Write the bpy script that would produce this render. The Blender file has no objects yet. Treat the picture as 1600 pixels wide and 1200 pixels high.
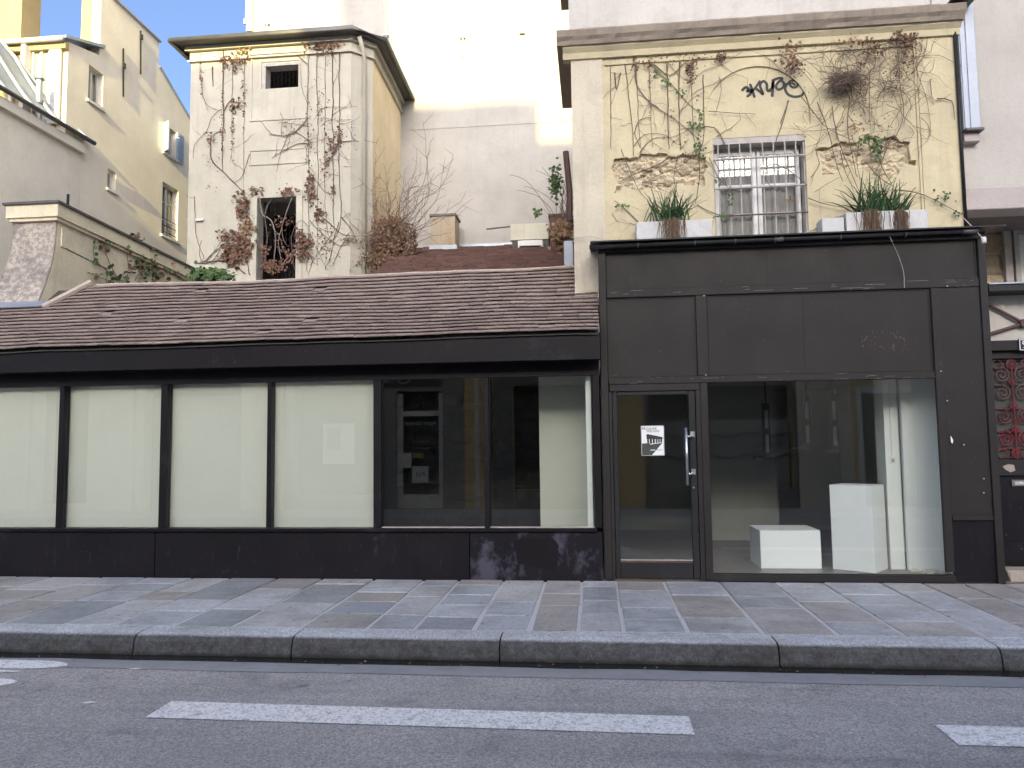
import bpy, math, random
from mathutils import Vector, Matrix, noise
from mathutils.geometry import tessellate_polygon

R = math.radians
scene = bpy.context.scene
col = scene.collection
rnd = random.Random(7)

# ------------------------------------------------------------------ camera
F, PITCH, ROLL, YAW = 1180.0, 4.4237, -0.6801, 6.0561      # focal length in photo pixels (1600 wide)
CAM = Vector((0.0, -8.6, 1.73))
_fw = Vector((-math.sin(R(YAW)), math.cos(R(YAW)), 0)); _rt = Vector((math.cos(R(YAW)), math.sin(R(YAW)), 0)); _up = Vector((0, 0, 1))
FW = math.cos(R(PITCH))*_fw + math.sin(R(PITCH))*_up
_u2 = math.cos(R(PITCH))*_up - math.sin(R(PITCH))*_fw
RT = math.cos(R(ROLL))*_rt + math.sin(R(ROLL))*_u2
UP = math.cos(R(ROLL))*_u2 - math.sin(R(ROLL))*_rt
cam_data = bpy.data.cameras.new('camera')
cam = bpy.data.objects.new('camera', cam_data); col.objects.link(cam)
cam_data.sensor_fit = 'HORIZONTAL'; cam_data.sensor_width = 36.0; cam_data.lens = F/1600*36
cam_data.clip_start = 0.05; cam_data.clip_end = 2000
cam.matrix_world = Matrix(((RT.x, UP.x, -FW.x, CAM.x), (RT.y, UP.y, -FW.y, CAM.y), (RT.z, UP.z, -FW.z, CAM.z), (0, 0, 0, 1)))
scene.camera = cam

# ------------------------------------------------------------------ sky, sun, exposure
SUN_AZ, SUN_EL = -4.0, 14.0          # sun stands behind the camera, low over the roofs
world = bpy.data.worlds.new('World'); scene.world = world; world.use_nodes = True
wn = world.node_tree; bg = wn.nodes['Background']
sky = wn.nodes.new('ShaderNodeTexSky'); sky.sky_type = 'NISHITA'; sky.sun_disc = False
sky.sun_elevation = R(SUN_EL); sky.sun_rotation = R(180 + SUN_AZ)
sky.air_density = 0.5; sky.dust_density = 6.5; sky.ozone_density = 2.2; sky.altitude = 0
wn.links.new(sky.outputs[0], bg.inputs[0]); bg.inputs[1].default_value = 0.15
sl = bpy.data.lights.new('sun', 'SUN'); sl.energy = 2.5; sl.angle = R(0.22); sl.color = (1.0, 0.84, 0.34)
sun = bpy.data.objects.new('sun', sl); col.objects.link(sun)
sun.rotation_euler = Vector((math.sin(R(SUN_AZ)), math.cos(R(SUN_AZ)), -math.tan(R(SUN_EL)))).to_track_quat('-Z', 'Y').to_euler()
sun.location = (-20, -40, 30)
vs = scene.view_settings
vs.view_transform = 'Standard'; vs.look = 'None'; vs.gamma = 1.0; vs.use_curve_mapping = False
vs.exposure = 1.88

# ------------------------------------------------------------------ photo pixel -> point on a real plane
def ray(px, py): return RT*((px-800)/F) - UP*((py-600)/F) + FW
def PY(px, py, Y): d = ray(px, py); return CAM + d*((Y-CAM.y)/d.y)
def PX(px, py, X): d = ray(px, py); return CAM + d*((X-CAM.x)/d.x)
def PZ(px, py, Z): d = ray(px, py); return CAM + d*((Z-CAM.z)/d.z)

# ------------------------------------------------------------------ materials
def nt(name):
    m = bpy.data.materials.new(name); m.use_nodes = True
    t = m.node_tree; b = t.nodes['Principled BSDF']
    return m, t, b
def N(t, typ, **kw):
    n = t.nodes.new(typ)
    for k, v in kw.items():
        if k in n.inputs.keys(): n.inputs[k].default_value = v
        else: setattr(n, k, v)
    return n
def pos(t, scale=(1, 1, 1)):
    g = t.nodes.new('ShaderNodeNewGeometry'); m = t.nodes.new('ShaderNodeMapping')
    m.inputs['Scale'].default_value = scale
    t.links.new(g.outputs['Position'], m.inputs['Vector']); return m.outputs[0]
def noi(t, v, scale, detail=4, rough=.55):
    n = t.nodes.new('ShaderNodeTexNoise'); n.inputs['Scale'].default_value = scale
    n.inputs['Detail'].default_value = detail; n.inputs['Roughness'].default_value = rough
    t.links.new(v, n.inputs['Vector']); return n.outputs['Fac']
def ramp(t, fac, a, b, ca=(0, 0, 0, 1), cb=(1, 1, 1, 1)):
    r = t.nodes.new('ShaderNodeValToRGB'); e = r.color_ramp.elements
    e[0].position = a; e[1].position = b; e[0].color = ca; e[1].color = cb
    t.links.new(fac, r.inputs[0]); return r.outputs[0]
def mix(t, fac, a, b, mode='MIX'):
    n = t.nodes.new('ShaderNodeMix'); n.data_type = 'RGBA'; n.blend_type = mode
    for inp, v in ((n.inputs[0], fac), (n.inputs[6], a), (n.inputs[7], b)):
        if hasattr(v, 'is_linked') or isinstance(v, bpy.types.NodeSocket): t.links.new(v, inp)
        else: inp.default_value = v if not isinstance(v, tuple) else (*v[:3], 1)
    return n.outputs[2]
def mth(t, op, a, b=0.0):
    n = t.nodes.new('ShaderNodeMath'); n.operation = op
    for inp, v in ((n.inputs[0], a), (n.inputs[1], b)):
        if isinstance(v, bpy.types.NodeSocket): t.links.new(v, inp)
        else: inp.default_value = v
    return n.outputs[0]
def bump(t, b, h, strength=.3, dist=.01):
    n = t.nodes.new('ShaderNodeBump'); n.inputs['Strength'].default_value = strength; n.inputs['Distance'].default_value = dist
    t.links.new(h, n.inputs['Height']); t.links.new(n.outputs[0], b.inputs['Normal'])
def rand(t):
    o = t.nodes.new('ShaderNodeObjectInfo'); g = t.nodes.new('ShaderNodeNewGeometry')
    return mth(t, 'FRACT', mth(t, 'ADD', o.outputs['Random'], g.outputs['Random Per Island']))
def sc(c, k): return tuple(min(1, x*k) for x in c)

def plaster(name, base, dirt=(.25, .22, .18), amount=.35, streak=.25, bmp=.35, rough=.9, flake=None):
    m, t, b = nt(name); p = pos(t)
    c = mix(t, ramp(t, noi(t, p, .9, 6, .6), .35, .7), base, sc(base, .84))
    c = mix(t, mth(t, 'MULTIPLY', ramp(t, noi(t, p, 2.3, 8, .68), .5, .78), amount), c, dirt)
    c = mix(t, mth(t, 'MULTIPLY', ramp(t, noi(t, pos(t, (5, 5, .35)), 1.6, 5, .6), .52, .8), streak), c, dirt)
    c = mix(t, ramp(t, noi(t, p, 28, 5, .7), .3, .75), c, sc(base, .93), 'MULTIPLY') if False else mix(t, mth(t, 'MULTIPLY', ramp(t, noi(t, p, 24, 5, .7), .42, .68), .22), c, sc(base, .62))
    if flake:
        c = mix(t, mth(t, 'MULTIPLY', ramp(t, noi(t, p, 15, 9, .8), flake[0]-.08, flake[0]), .5), c, flake[1])
    t.links.new(c, b.inputs['Base Color']); b.inputs['Roughness'].default_value = rough
    h = mth(t, 'ADD', mth(t, 'MULTIPLY', noi(t, p, 7, 6, .6), .6), mth(t, 'MULTIPLY', noi(t, p, 45, 4, .6), .4))
    bump(t, b, h, bmp, .02); return m
def paint(name, base, scuff=(.12, .12, .13), amount=.3, rough=.42, bmp=.08, scuff_at=.62):
    m, t, b = nt(name); p = pos(t)
    c = mix(t, ramp(t, noi(t, p, 1.1, 5, .6), .3, .75), base, sc(base, 1.5))
    c = mix(t, mth(t, 'MULTIPLY', ramp(t, noi(t, p, 2.2, 9, .7), scuff_at, scuff_at+.1), amount), c, scuff)
    c = mix(t, mth(t, 'MULTIPLY', ramp(t, noi(t, pos(t, (3, 3, .5)), 6, 6, .7), .6, .75), amount*.5), c, scuff)
    c = mix(t, ramp(t, noi(t, p, 55, 3, .5), .735, .76), c, sc(scuff, 2.2))
    t.links.new(c, b.inputs['Base Color'])
    t.links.new(ramp(t, noi(t, p, 3, 5, .6), .2, .8, (rough-.12,)*3+(1,), (rough+.18,)*3+(1,)), b.inputs['Roughness'])
    b.inputs['Specular IOR Level'].default_value = .18
    bump(t, b, noi(t, p, 9, 5, .6), bmp, .01); return m
def plain(name, base, rough=.7, metal=0, var=.25, scale=6, bmp=.1):
    m, t, b = nt(name); p = pos(t)
    c = mix(t, ramp(t, noi(t, p, scale, 6, .65), .3, .75), base, sc(base, 1-var))
    t.links.new(c, b.inputs['Base Color']); b.inputs['Roughness'].default_value = rough; b.inputs['Metallic'].default_value = metal
    bump(t, b, noi(t, p, scale*4, 4, .6), bmp, .01); return m
def rnd_mat(name, cols, rough=.85, bmp=.3, scale=30, speck=.25):
    m, t, b = nt(name); p = pos(t)
    r = t.nodes.new('ShaderNodeValToRGB'); r.color_ramp.interpolation = 'LINEAR'
    e = r.color_ramp.elements
    while len(e) < len(cols): e.new(.5)
    for i, c in enumerate(cols): e[i].position = i/(len(cols)-1); e[i].color = (*c, 1)
    t.links.new(rand(t), r.inputs[0])
    c = mix(t, mth(t, 'MULTIPLY', ramp(t, noi(t, p, scale, 6, .7), .4, .7), speck), r.outputs[0], (.02, .02, .02))
    c = mix(t, mth(t, 'MULTIPLY', ramp(t, noi(t, p, scale*.12, 6, .7), .45, .75), .35), c, sc(cols[0], 1.35))
    t.links.new(c, b.inputs['Base Color']); b.inputs['Roughness'].default_value = rough
    bump(t, b, noi(t, p, scale*1.5, 5, .65), bmp, .01); return m
def glass(name, tint=(1, 1, 1), f0=.05, rough=0.0):
    m, t, b = nt(name); t.nodes.remove(b); o = t.nodes['Material Output']
    tr = N(t, 'ShaderNodeBsdfTransparent'); tr.inputs[0].default_value = (*tint, 1)
    gl = N(t, 'ShaderNodeBsdfGlossy'); gl.inputs['Roughness'].default_value = rough
    g = t.nodes.new('ShaderNodeNewGeometry'); d = t.nodes.new('ShaderNodeVectorMath'); d.operation = 'DOT_PRODUCT'
    t.links.new(g.outputs['Incoming'], d.inputs[0]); t.links.new(g.outputs['Normal'], d.inputs[1])
    k = mth(t, 'POWER', mth(t, 'SUBTRACT', 1.0, mth(t, 'ABSOLUTE', d.outputs['Value'])), 5.0)
    fac = mth(t, 'ADD', f0, mth(t, 'MULTIPLY', k, 1-f0))
    mx = N(t, 'ShaderNodeMixShader')
    t.links.new(fac, mx.inputs[0]); t.links.new(tr.outputs[0], mx.inputs[1]); t.links.new(gl.outputs[0], mx.inputs[2])
    t.links.new(mx.outputs[0], o.inputs[0]); return m
def leafmat(name, cols):
    m = rnd_mat(name, cols, .7, .1, 20, .1); return m

M = {}
M['yellow'] = plaster('yellow_plaster', (.63, .55, .355), (.36, .305, .23), .6, .45, .5)
M['yellow_grey'] = plaster('weathered_pilaster', (.64, .575, .44), (.33, .29, .245), .5, .5, .55)
M['cornice'] = plaster('weathered_cornice', (.33, .275, .215), (.13, .11, .1), .8, .6, .8)
M['upper'] = plaster('grey_render', (.60, .57, .52), (.3, .25, .22), .45, .3, .5)
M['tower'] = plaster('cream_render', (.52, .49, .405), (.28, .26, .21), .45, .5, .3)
M['tower_side'] = plaster('bounce_tinted_render', (.85, .70, .45), (.5, .4, .3), .35, .3, .3)  # warm bounced light is painted into the colour of the tower's side
M['white_wall'] = plaster('white_render', (.44, .42, .385), (.31, .29, .265), .55, .35, .2)
M['left_side'] = plaster('beige_render', (.93, .85, .69), (.70, .62, .5), .4, .18, .3)
M['left_front'] = plaster('yellow_render', (.48, .37, .19), (.6, .5, .33), .2, .15, .2)
M['butt'] = plaster('cream_wall', (.84, .74, .53), (.36, .3, .23), .5, .35, .5)
M['pier'] = plaster('grimy_render', (.58, .51, .43), (.05, .048, .045), .8, .35, 1.0, .95, (.53, (.085, .08, .075)))
M['pink'] = plaster('pinkish_grey_render', (.53, .495, .445), (.38, .33, .30), .5, .3, .4)
M['pinkband'] = plaster('pink_band', (.49, .43, .405), (.35, .29, .28), .5, .3, .3)
M['stone'] = rnd_mat('rubble_stone', [(.36, .28, .2), (.5, .41, .29), (.42, .32, .22), (.58, .5, .36)], .95, .9, 18, .45)
M['mortar'] = plaster('rubble_mortar', (.66, .56, .39), (.12, .1, .08), .6, .2, 1.0)
M['box'] = paint('charcoal_paint', (.022, .0195, .0185), (.10, .09, .10), .22, .5)
M['black'] = paint('black_paint', (.007, .006, .007), (.05, .047, .065), .3, .42, .1, .58)
M['riser'] = paint('worn_black_paint', (.008, .007, .0088), (.10, .095, .125), .5, .42, .15, .63)
M['dark'] = paint('dark_metal', (.02, .02, .021), (.1, .1, .1), .25, .4)
M['alu'] = plain('brushed_steel', (.55, .55, .55), .3, 1.0, .1, 40)
M['zinc'] = plain('zinc_sheet', (.36, .40, .46), .45, .35, .3, 3)
M['zincdark'] = plain('dark_zinc', (.12, .115, .11), .5, .3, .35, 5)
M['glass'] = glass('shop_glass', (.985, 1, .985), .085)
M['glass_small'] = glass('window_glass', (.97, .98, .98), .035)
M['whiteboard'] = plain('white_board', (.58, .58, .50), .75, 0, .05, 1.2, .02)
M['whitewall'] = plain('white_interior', (.85, .86, .82), .7, 0, .06, 1.5, .03)
M['plinth'] = plain('white_plinth', (.88, .89, .87), .55, 0, .04, 2, .01)
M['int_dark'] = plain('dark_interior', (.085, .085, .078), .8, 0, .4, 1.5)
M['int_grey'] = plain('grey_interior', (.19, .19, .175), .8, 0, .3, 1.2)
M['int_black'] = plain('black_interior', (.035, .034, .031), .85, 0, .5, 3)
M['int_room'] = plain('dim_grey_interior', (.30, .30, .27), .8, 0, .25, .8)
M['int_floor'] = plain('screed_floor', (.16, .14, .115), .35, 0, .35, 3)
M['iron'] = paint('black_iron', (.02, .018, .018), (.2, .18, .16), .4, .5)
M['redgrille'] = paint('red_iron', (.13, .018, .024), (.05, .04, .035), .7, .45, .1, .45)
M['oldwood'] = plain('rusty_brown_iron', (.11, .06, .05), .7, 0, .4, 12)
M['offwhite'] = plain('white_paint', (.72, .71, .68), .5, 0, .15, 9)
M['greywood'] = plain('grey_weathered_paint', (.50, .46, .42), .7, 0, .35, 9)
M['curtain'] = plain('grey_curtain', (.36, .34, .31), .9, 0, .25, 2)
M['shutter'] = plain('blue_grey_shutter', (.36, .45, .55), .55, 0, .15, 6)
M['bluegrey'] = plain('blue_grey_metal', (.42, .46, .53), .45, .1, .2, 3)
M['planter'] = plain('pale_planter', (.60, .60, .58), .8, 0, .2, 10, .4)
M['stem'] = rnd_mat('vine_stem', [(.10, .065, .045), (.18, .13, .095), (.13, .085, .075)], .9, .2, 40, .2)
M['stem_grey'] = rnd_mat('grey_vine_stem', [(.19, .16, .15), (.25, .21, .2), (.16, .12, .12)], .9, .2, 40, .2)
M['dead'] = leafmat('dead_leaf', [(.075, .034, .022), (.15, .07, .042), (.21, .12, .07), (.11, .05, .038)])
M['straw'] = leafmat('straw_leaf', [(.22, .13, .07), (.29, .19, .10), (.15, .08, .045), (.36, .26, .15)])
M['green'] = leafmat('green_leaf', [(.04, .08, .025), (.07, .13, .04), (.10, .16, .05), (.05, .09, .03)])
M['bright'] = leafmat('bright_leaf', [(.09, .16, .045), (.13, .21, .065), (.07, .12, .04)])
M['strap'] = leafmat('strap_leaf', [(.025, .06, .022), (.045, .10, .035), (.07, .14, .05), (.03, .075, .03)])
M['twig'] = rnd_mat('dry_root', [(.13, .085, .055), (.22, .15, .10), (.10, .06, .04)], .95, .2, 40, .2)
M['blackink'] = plain('black_spray', (.012, .012, .016), .6, 0, .1, 8)
M['ink'] = plain('print_black', (.02, .025, .025), .6, 0, .1, 8)
M['ink2'] = plain('print_dark_green', (.05, .06, .05), .6, 0, .3, 30)
M['paper'] = plain('paper_white', (.78, .79, .78), .5, 0, .03, 4)
M['whiteprint'] = plain('print_white', (.75, .75, .74), .5, 0, .05, 4)
M['goldprint'] = plain('print_ochre', (.5, .38, .15), .5, 0, .05, 4)
M['tile'] = rnd_mat('clay_tile', [(.27, .205, .175), (.34, .265, .225), (.30, .225, .19), (.38, .305, .26), (.24, .185, .165)], .88, .5, 26, .3)
M['tile_red'] = rnd_mat('old_red_tile', [(.13, .07, .056), (.19, .105, .085), (.095, .055, .047), (.16, .085, .068)], .9, .5, 20, .4)
M['ridge'] = plaster('mortar_ridge', (.55, .45, .38), (.3, .24, .2), .5, .1, .5)
M['chimney'] = plaster('stained_chimney', (.42, .36, .27), (.35, .17, .07), .75, .7, .6)
M['palebox'] = plaster('pale_render', (.60, .58, .46), (.35, .33, .27), .5, .4, .5)
M['soffit'] = plain('brown_soffit', (.20, .17, .155), .85, 0, .25, 3)
M['step'] = plaster('stone_step', (.42, .36, .29), (.2, .17, .13), .5, .1, .6)

def asphalt():
    m, t, b = nt('asphalt'); p = pos(t)
    v = N(t, 'ShaderNodeTexVoronoi'); v.inputs['Scale'].default_value = 95; t.links.new(p, v.inputs['Vector'])
    c = mix(t, ramp(t, v.outputs['Color'], .15, .9), (.31, .292, .275), (.70, .66, .62))
    c = mix(t, mth(t, 'MULTIPLY', ramp(t, noi(t, p, 160, 2, .5), .6, .72), .6), c, (.62, .6, .6))
    c = mix(t, mth(t, 'MULTIPLY', ramp(t, noi(t, p, 1.0, 6, .6), .4, .75), .4), c, (.2, .195, .2))
    c = mix(t, mth(t, 'MULTIPLY', ramp(t, noi(t, pos(t, (.25, 2.5, 1)), 1.5, 5, .6), .45, .7), .25), c, (.36, .345, .34))
    c = mix(t, mth(t, 'MULTIPLY', ramp(t, noi(t, p, 30, 5, .8), .5, .68), .5), c, (.15, .145, .145))
    c = mix(t, mth(t, 'MULTIPLY', ramp(t, noi(t, p, 48, 4, .8), .56, .7), .5), c, (.62, .6, .59))
    c = mix(t, mth(t, 'MULTIPLY', ramp(t, noi(t, p, 2.1, 9, .72), .55, .68), .4), c, (.13, .126, .125))
    tr = ramp(t, noi(t, pos(t, (.12, 3.2, 1)), 1.0, 4, .6), .52, .66); c = mix(t, mth(t, 'MULTIPLY', tr, .3), c, (.16, .155, .155))
    cr = N(t, 'ShaderNodeTexVoronoi'); cr.feature = 'DISTANCE_TO_EDGE'; cr.inputs['Scale'].default_value = .55
    wv = t.nodes.new('ShaderNodeVectorMath'); wv.operation = 'ADD'; nz = t.nodes.new('ShaderNodeTexNoise'); nz.inputs['Scale'].default_value = 5; nz.inputs['Detail'].default_value = 6; t.links.new(p, nz.inputs['Vector'])
    sv = t.nodes.new('ShaderNodeVectorMath'); sv.operation = 'SCALE'; sv.inputs['Scale'].default_value = .35; t.links.new(nz.outputs['Color'], sv.inputs[0]); t.links.new(p, wv.inputs[0]); t.links.new(sv.outputs[0], wv.inputs[1]); t.links.new(wv.outputs[0], cr.inputs['Vector'])
    ck = mth(t, 'MULTIPLY', ramp(t, cr.outputs['Distance'], .002, .006, (1, 1, 1, 1), (0, 0, 0, 1)), ramp(t, noi(t, p, .7, 3, .5), .52, .58))
    c = mix(t, mth(t, 'MULTIPLY', ck, .3), c, (.05, .05, .05))
    sp = N(t, 'ShaderNodeTexVoronoi'); sp.inputs['Scale'].default_value = 2.2; t.links.new(p, sp.inputs['Vector'])
    c = mix(t, mth(t, 'MULTIPLY', mth(t, 'MULTIPLY', ramp(t, sp.outputs['Distance'], .05, .11, (1, 1, 1, 1), (0, 0, 0, 1)), ramp(t, sp.outputs['Color'], .6, .65)), .5), c, (.07, .07, .07))
    t.links.new(c, b.inputs['Base Color']); b.inputs['Roughness'].default_value = .78
    bump(t, b, mth(t, 'ADD', v.outputs['Distance'], mth(t, 'MULTIPLY', noi(t, p, 60, 4, .6), .8)), .8, .008); return m
M['asphalt'] = asphalt()
def linepaint():
    m, t, b = nt('road_paint'); p = pos(t)
    c = mix(t, ramp(t, noi(t, p, 60, 4, .7), .50, .62), (.95, .93, .90), (.50, .485, .47))
    c = mix(t, mth(t, 'MULTIPLY', ramp(t, noi(t, p, 13, 8, .8), .53, .62), .65), c, (.34, .33, .325))
    t.links.new(c, b.inputs['Base Color']); b.inputs['Roughness'].default_value = .7
    bump(t, b, noi(t, p, 75, 3, .6), .5, .006); return m
M['linepaint'] = linepaint()
def slabmat():
    m, t, b = nt('granite_slab'); p = pos(t)
    r = t.nodes.new('ShaderNodeValToRGB'); e = r.color_ramp.elements
    cols = [(.42, .445, .46), (.53, .52, .50), (.46, .485, .505), (.40, .36, .32), (.56, .57, .58), (.31, .33, .345), (.46, .43, .40), (.50, .52, .54)]
    while len(e) < len(cols): e.new(.5)
    for i, c in enumerate(cols): e[i].position = i/len(cols); e[i].color = (*c, 1)
    r.color_ramp.interpolation = 'CONSTANT'
    o = t.nodes.new('ShaderNodeObjectInfo'); t.links.new(o.outputs['Random'], r.inputs[0])
    c = mix(t, mth(t, 'MULTIPLY', ramp(t, noi(t, p, 120, 3, .7), .45, .68), .5), r.outputs[0], (.52, .52, .53))
    c = mix(t, mth(t, 'MULTIPLY', ramp(t, noi(t, p, 90, 3, .7), .55, .72), .4), c, (.15, .15, .155))
    c = mix(t, mth(t, 'MULTIPLY', ramp(t, noi(t, p, 3.2, 7, .65), .42, .75), .4), c, (.23, .22, .21))
    c = mix(t, mth(t, 'MULTIPLY', ramp(t, noi(t, p, 1.3, 8, .75), .45, .62), .5), c, (.17, .165, .165))
    c = mix(t, mth(t, 'MULTIPLY', ramp(t, noi(t, p, 22, 6, .75), .5, .66), .55), c, (.16, .155, .15))
    v = N(t, 'ShaderNodeTexVoronoi'); v.inputs['Scale'].default_value = 5.5; t.links.new(p, v.inputs['Vector'])
    gum = mth(t, 'MULTIPLY', ramp(t, v.outputs['Distance'], .09, .12, (1, 1, 1, 1), (0, 0, 0, 1)), ramp(t, v.outputs['Color'], .55, .6))
    c = mix(t, mth(t, 'MULTIPLY', gum, .7), c, (.10, .10, .10))
    t.links.new(c, b.inputs['Base Color'])
    t.links.new(ramp(t, noi(t, p, 5, 5, .6), .3, .7, (.42,)*3+(1,), (.68,)*3+(1,)), b.inputs['Roughness'])
    bump(t, b, mth(t, 'ADD', noi(t, p, 9, 5, .6), mth(t, 'MULTIPLY', noi(t, p, 90, 3, .6), .5)), .35, .012); return m
M['slab'] = slabmat()
M['joint'] = plaster('joint_mortar', (.60, .59, .59), (.36, .35, .35), .5, 0, .5)
def kerbmat():
    m, t, b = nt('granite_kerb'); p = pos(t)
    g = t.nodes.new('ShaderNodeNewGeometry'); sx = t.nodes.new('ShaderNodeSeparateXYZ'); t.links.new(g.outputs['Position'], sx.inputs[0])
    c = mix(t, ramp(t, noi(t, p, 60, 4, .75), .42, .62), (.40, .41, .42), (.78, .79, .80))
    c = mix(t, mth(t, 'MULTIPLY', ramp(t, noi(t, p, 2.5, 7, .65), .4, .75), .5), c, (.14, .11, .085))
    # ragged gutter dirt line; street-face grime deepened in colour to offset the frontal light
    gz = mth(t, 'ADD', sx.outputs[2], mth(t, 'MULTIPLY', noi(t, p, 7, 7, .75), .09))
    c = mix(t, ramp(t, gz, .055, .085, (1, 1, 1, 1), (0, 0, 0, 1)), c, (.018, .019, .015))
    gy = ramp(t, mth(t, 'ADD', sx.outputs[2], mth(t, 'MULTIPLY', noi(t, p, 5, 6, .7), .02)), .160, .178, (1, 1, 1, 1), (0, 0, 0, 1))
    c = mix(t, mth(t, 'MULTIPLY', gy, mth(t, 'ADD', .55, mth(t, 'MULTIPLY', noi(t, p, 16, 7, .8), .62))), c, (.040, .036, .027))
    t.links.new(c, b.inputs['Base Color']); b.inputs['Roughness'].default_value = .8
    bump(t, b, mth(t, 'ADD', noi(t, p, 14, 5, .6), mth(t, 'MULTIPLY', noi(t, p, 100, 3, .6), .6)), .6, .015); return m
M['kerb'] = kerbmat()
M['gutter'] = plain('gutter_cement', (.36, .36, .37), .5, 0, .3, 4, .2)
def wetmat():
    m, t, b = nt('wet_gutter'); b.inputs['Base Color'].default_value = (.012, .013, .010, 1); b.inputs['Roughness'].default_value = .25
    p = pos(t); bump(t, b, noi(t, p, 20, 5, .6), .3, .01); return m
M['wet'] = wetmat()
M['ground'] = plain('pale_ground', (.16, .155, .15), .9, 0, .3, .5)

# ------------------------------------------------------------------ mesh building
class MB:
    def __init__(s): s.v = []; s.f = []
    def add(s, vs, fs):
        o = len(s.v); s.v += [tuple(v) for v in vs]; s.f += [tuple(i+o for i in f) for f in fs]; return s
    def box(s, x0, x1, y0, y1, z0, z1):
        return s.add([(x0, y0, z0), (x1, y0, z0), (x1, y1, z0), (x0, y1, z0), (x0, y0, z1), (x1, y0, z1), (x1, y1, z1), (x0, y1, z1)],
                     [(0, 3, 2, 1), (4, 5, 6, 7), (0, 1, 5, 4), (1, 2, 6, 5), (2, 3, 7, 6), (3, 0, 4, 7)])
    def cbox(s, x0, x1, y0, y1, z0, z1, c=.008):
        """box whose front (-Y) and top edges are eased"""
        vs = []
        for (y, z, e) in ((y0+c, z0, 0), (y0, z0+c, c), (y0, z1-c, c), (y0+c, z1, c), (y1, z1, c), (y1, z0, 0)):
            vs += [(x0+(e if y == y0 else 0), y, z), (x1-(e if y == y0 else 0), y, z)]
        fs = [(2*i, 2*i+1, 2*((i+1) % 6)+1, 2*((i+1) % 6)) for i in range(6)]
        fs = [tuple(reversed(f)) for f in fs]
        fs += [tuple(2*i for i in range(6)), tuple(2*i+1 for i in reversed(range(6)))]
        return s.add(vs, fs)
    def slab(s, x0, x1, y0, y1, z0, z1, c=.01, tilt=(0, 0)):
        zt = lambda x, y: z1 + tilt[0]*(x-(x0+x1)/2) + tilt[1]*(y-(y0+y1)/2)
        b = [(x0, y0), (x1, y0), (x1, y1), (x0, y1)]; i = [(x0+c, y0+c), (x1-c, y0+c), (x1-c, y1-c), (x0+c, y1-c)]
        vs = [(x, y, z0) for x, y in b] + [(x, y, zt(x, y)-c*.7) for x, y in b] + [(x, y, zt(x, y)) for x, y in i]
        fs = [(8, 9, 10, 11)]
        for k in range(4):
            l = (k+1) % 4; fs += [(k, l, 4+l, 4+k), (4+k, 4+l, 8+l, 8+k)]
        return s.add(vs, fs)
    def poly(s, pts): return s.add(pts, [tuple(range(len(pts)))])
    def prism(s, pts, d):
        """closed solid: planar outline pts swept by vector d"""
        n = len(pts); d = Vector(d); a = [Vector(p) for p in pts]
        fs = [tuple(range(n)), tuple(reversed(range(n, 2*n)))] + [((i+1) % n, i, n+i, n+(i+1) % n) for i in range(n)]
        return s.add(a+[p+d for p in a], fs)
    def plate(s, outer, holes, d, map3):
        """flat plate with holes; outlines in 2-D, map3 puts them in space, swept by d"""
        loops = [outer]+holes; flat = [p for l in loops for p in l]
        tris = tessellate_polygon([[Vector((p[0], p[1], 0)) for p in l] for l in loops])
        a = [Vector(map3(*p)) for p in flat]; n = len(a); d = Vector(d)
        fs = [tuple(t) for t in tris] + [tuple(i+n for i in reversed(t)) for t in tris]
        o = 0
        for l in loops:
            m = len(l)
            fs += [(o+i, o+(i+1) % m, n+o+(i+1) % m, n+o+i) for i in range(m)]; o += m
        return s.add(a+[p+d for p in a], fs)
    def tube(s, pts, r, n=6, cap=True, taper=None):
        pts = [Vector(p) for p in pts]; L = len(pts); o = len(s.v)
        for i, p in enumerate(pts):
            t = (pts[min(i+1, L-1)]-pts[max(i-1, 0)])
            t = t.normalized() if t.length > 1e-9 else Vector((0, 0, 1))
            a = t.cross(Vector((0, 1, 0)) if abs(t.y) < .9 else Vector((1, 0, 0))).normalized(); b = t.cross(a)
            rr = r if taper is None else r+(taper-r)*i/max(1, L-1)
            for k in range(n):
                w = 2*math.pi*k/n; s.v.append(tuple(p+a*(rr*math.cos(w))+b*(rr*math.sin(w))))
        for i in range(L-1):
            for k in range(n):
                l = (k+1) % n; s.f.append((o+i*n+k, o+i*n+l, o+(i+1)*n+l, o+(i+1)*n+k))
        if cap and n > 2:
            s.f.append(tuple(o+k for k in reversed(range(n)))); s.f.append(tuple(o+(L-1)*n+k for k in range(n)))
        return s
    def build(s, name, mat, parent=None, smooth=False):
        me = bpy.data.meshes.new(name); me.from_pydata(s.v, [], s.f); me.update()
        import bmesh
        bm = bmesh.new(); bm.from_mesh(me); bmesh.ops.recalc_face_normals(bm, faces=bm.faces); bm.to_mesh(me); bm.free()
        if smooth:
            for p in me.polygons: p.use_smooth = True
        me.materials.append(M[mat] if isinstance(mat, str) else mat)
        o = bpy.data.objects.new(name, me); col.objects.link(o)
        if parent: o.parent = parent
        return o
def raw(mb, name, mat, parent=None):         # no normal recalculation, for open leaf meshes
    me = bpy.data.meshes.new(name); me.from_pydata(mb.v, [], mb.f); me.update(); me.materials.append(M[mat])
    o = bpy.data.objects.new(name, me); col.objects.link(o)
    if parent: o.parent = parent
    return o
def tag(o, label=None, cat=None, group=None, kind=None):
    if label: o['label'] = label
    if cat: o['category'] = cat
    if group: o['group'] = group
    if kind: o['kind'] = kind
    return o
def thing(name, label, cat, group=None):
    o = bpy.data.objects.new(name, None); col.objects.link(o); o.empty_display_size = .1
    return tag(o, label, cat, group)
def bx(name, mat, parent, *a): return MB().box(*a).build(name, mat, parent)
def cb(name, mat, parent, *a, c=.006): return MB().cbox(*a, c=c).build(name, mat, parent)
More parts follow.
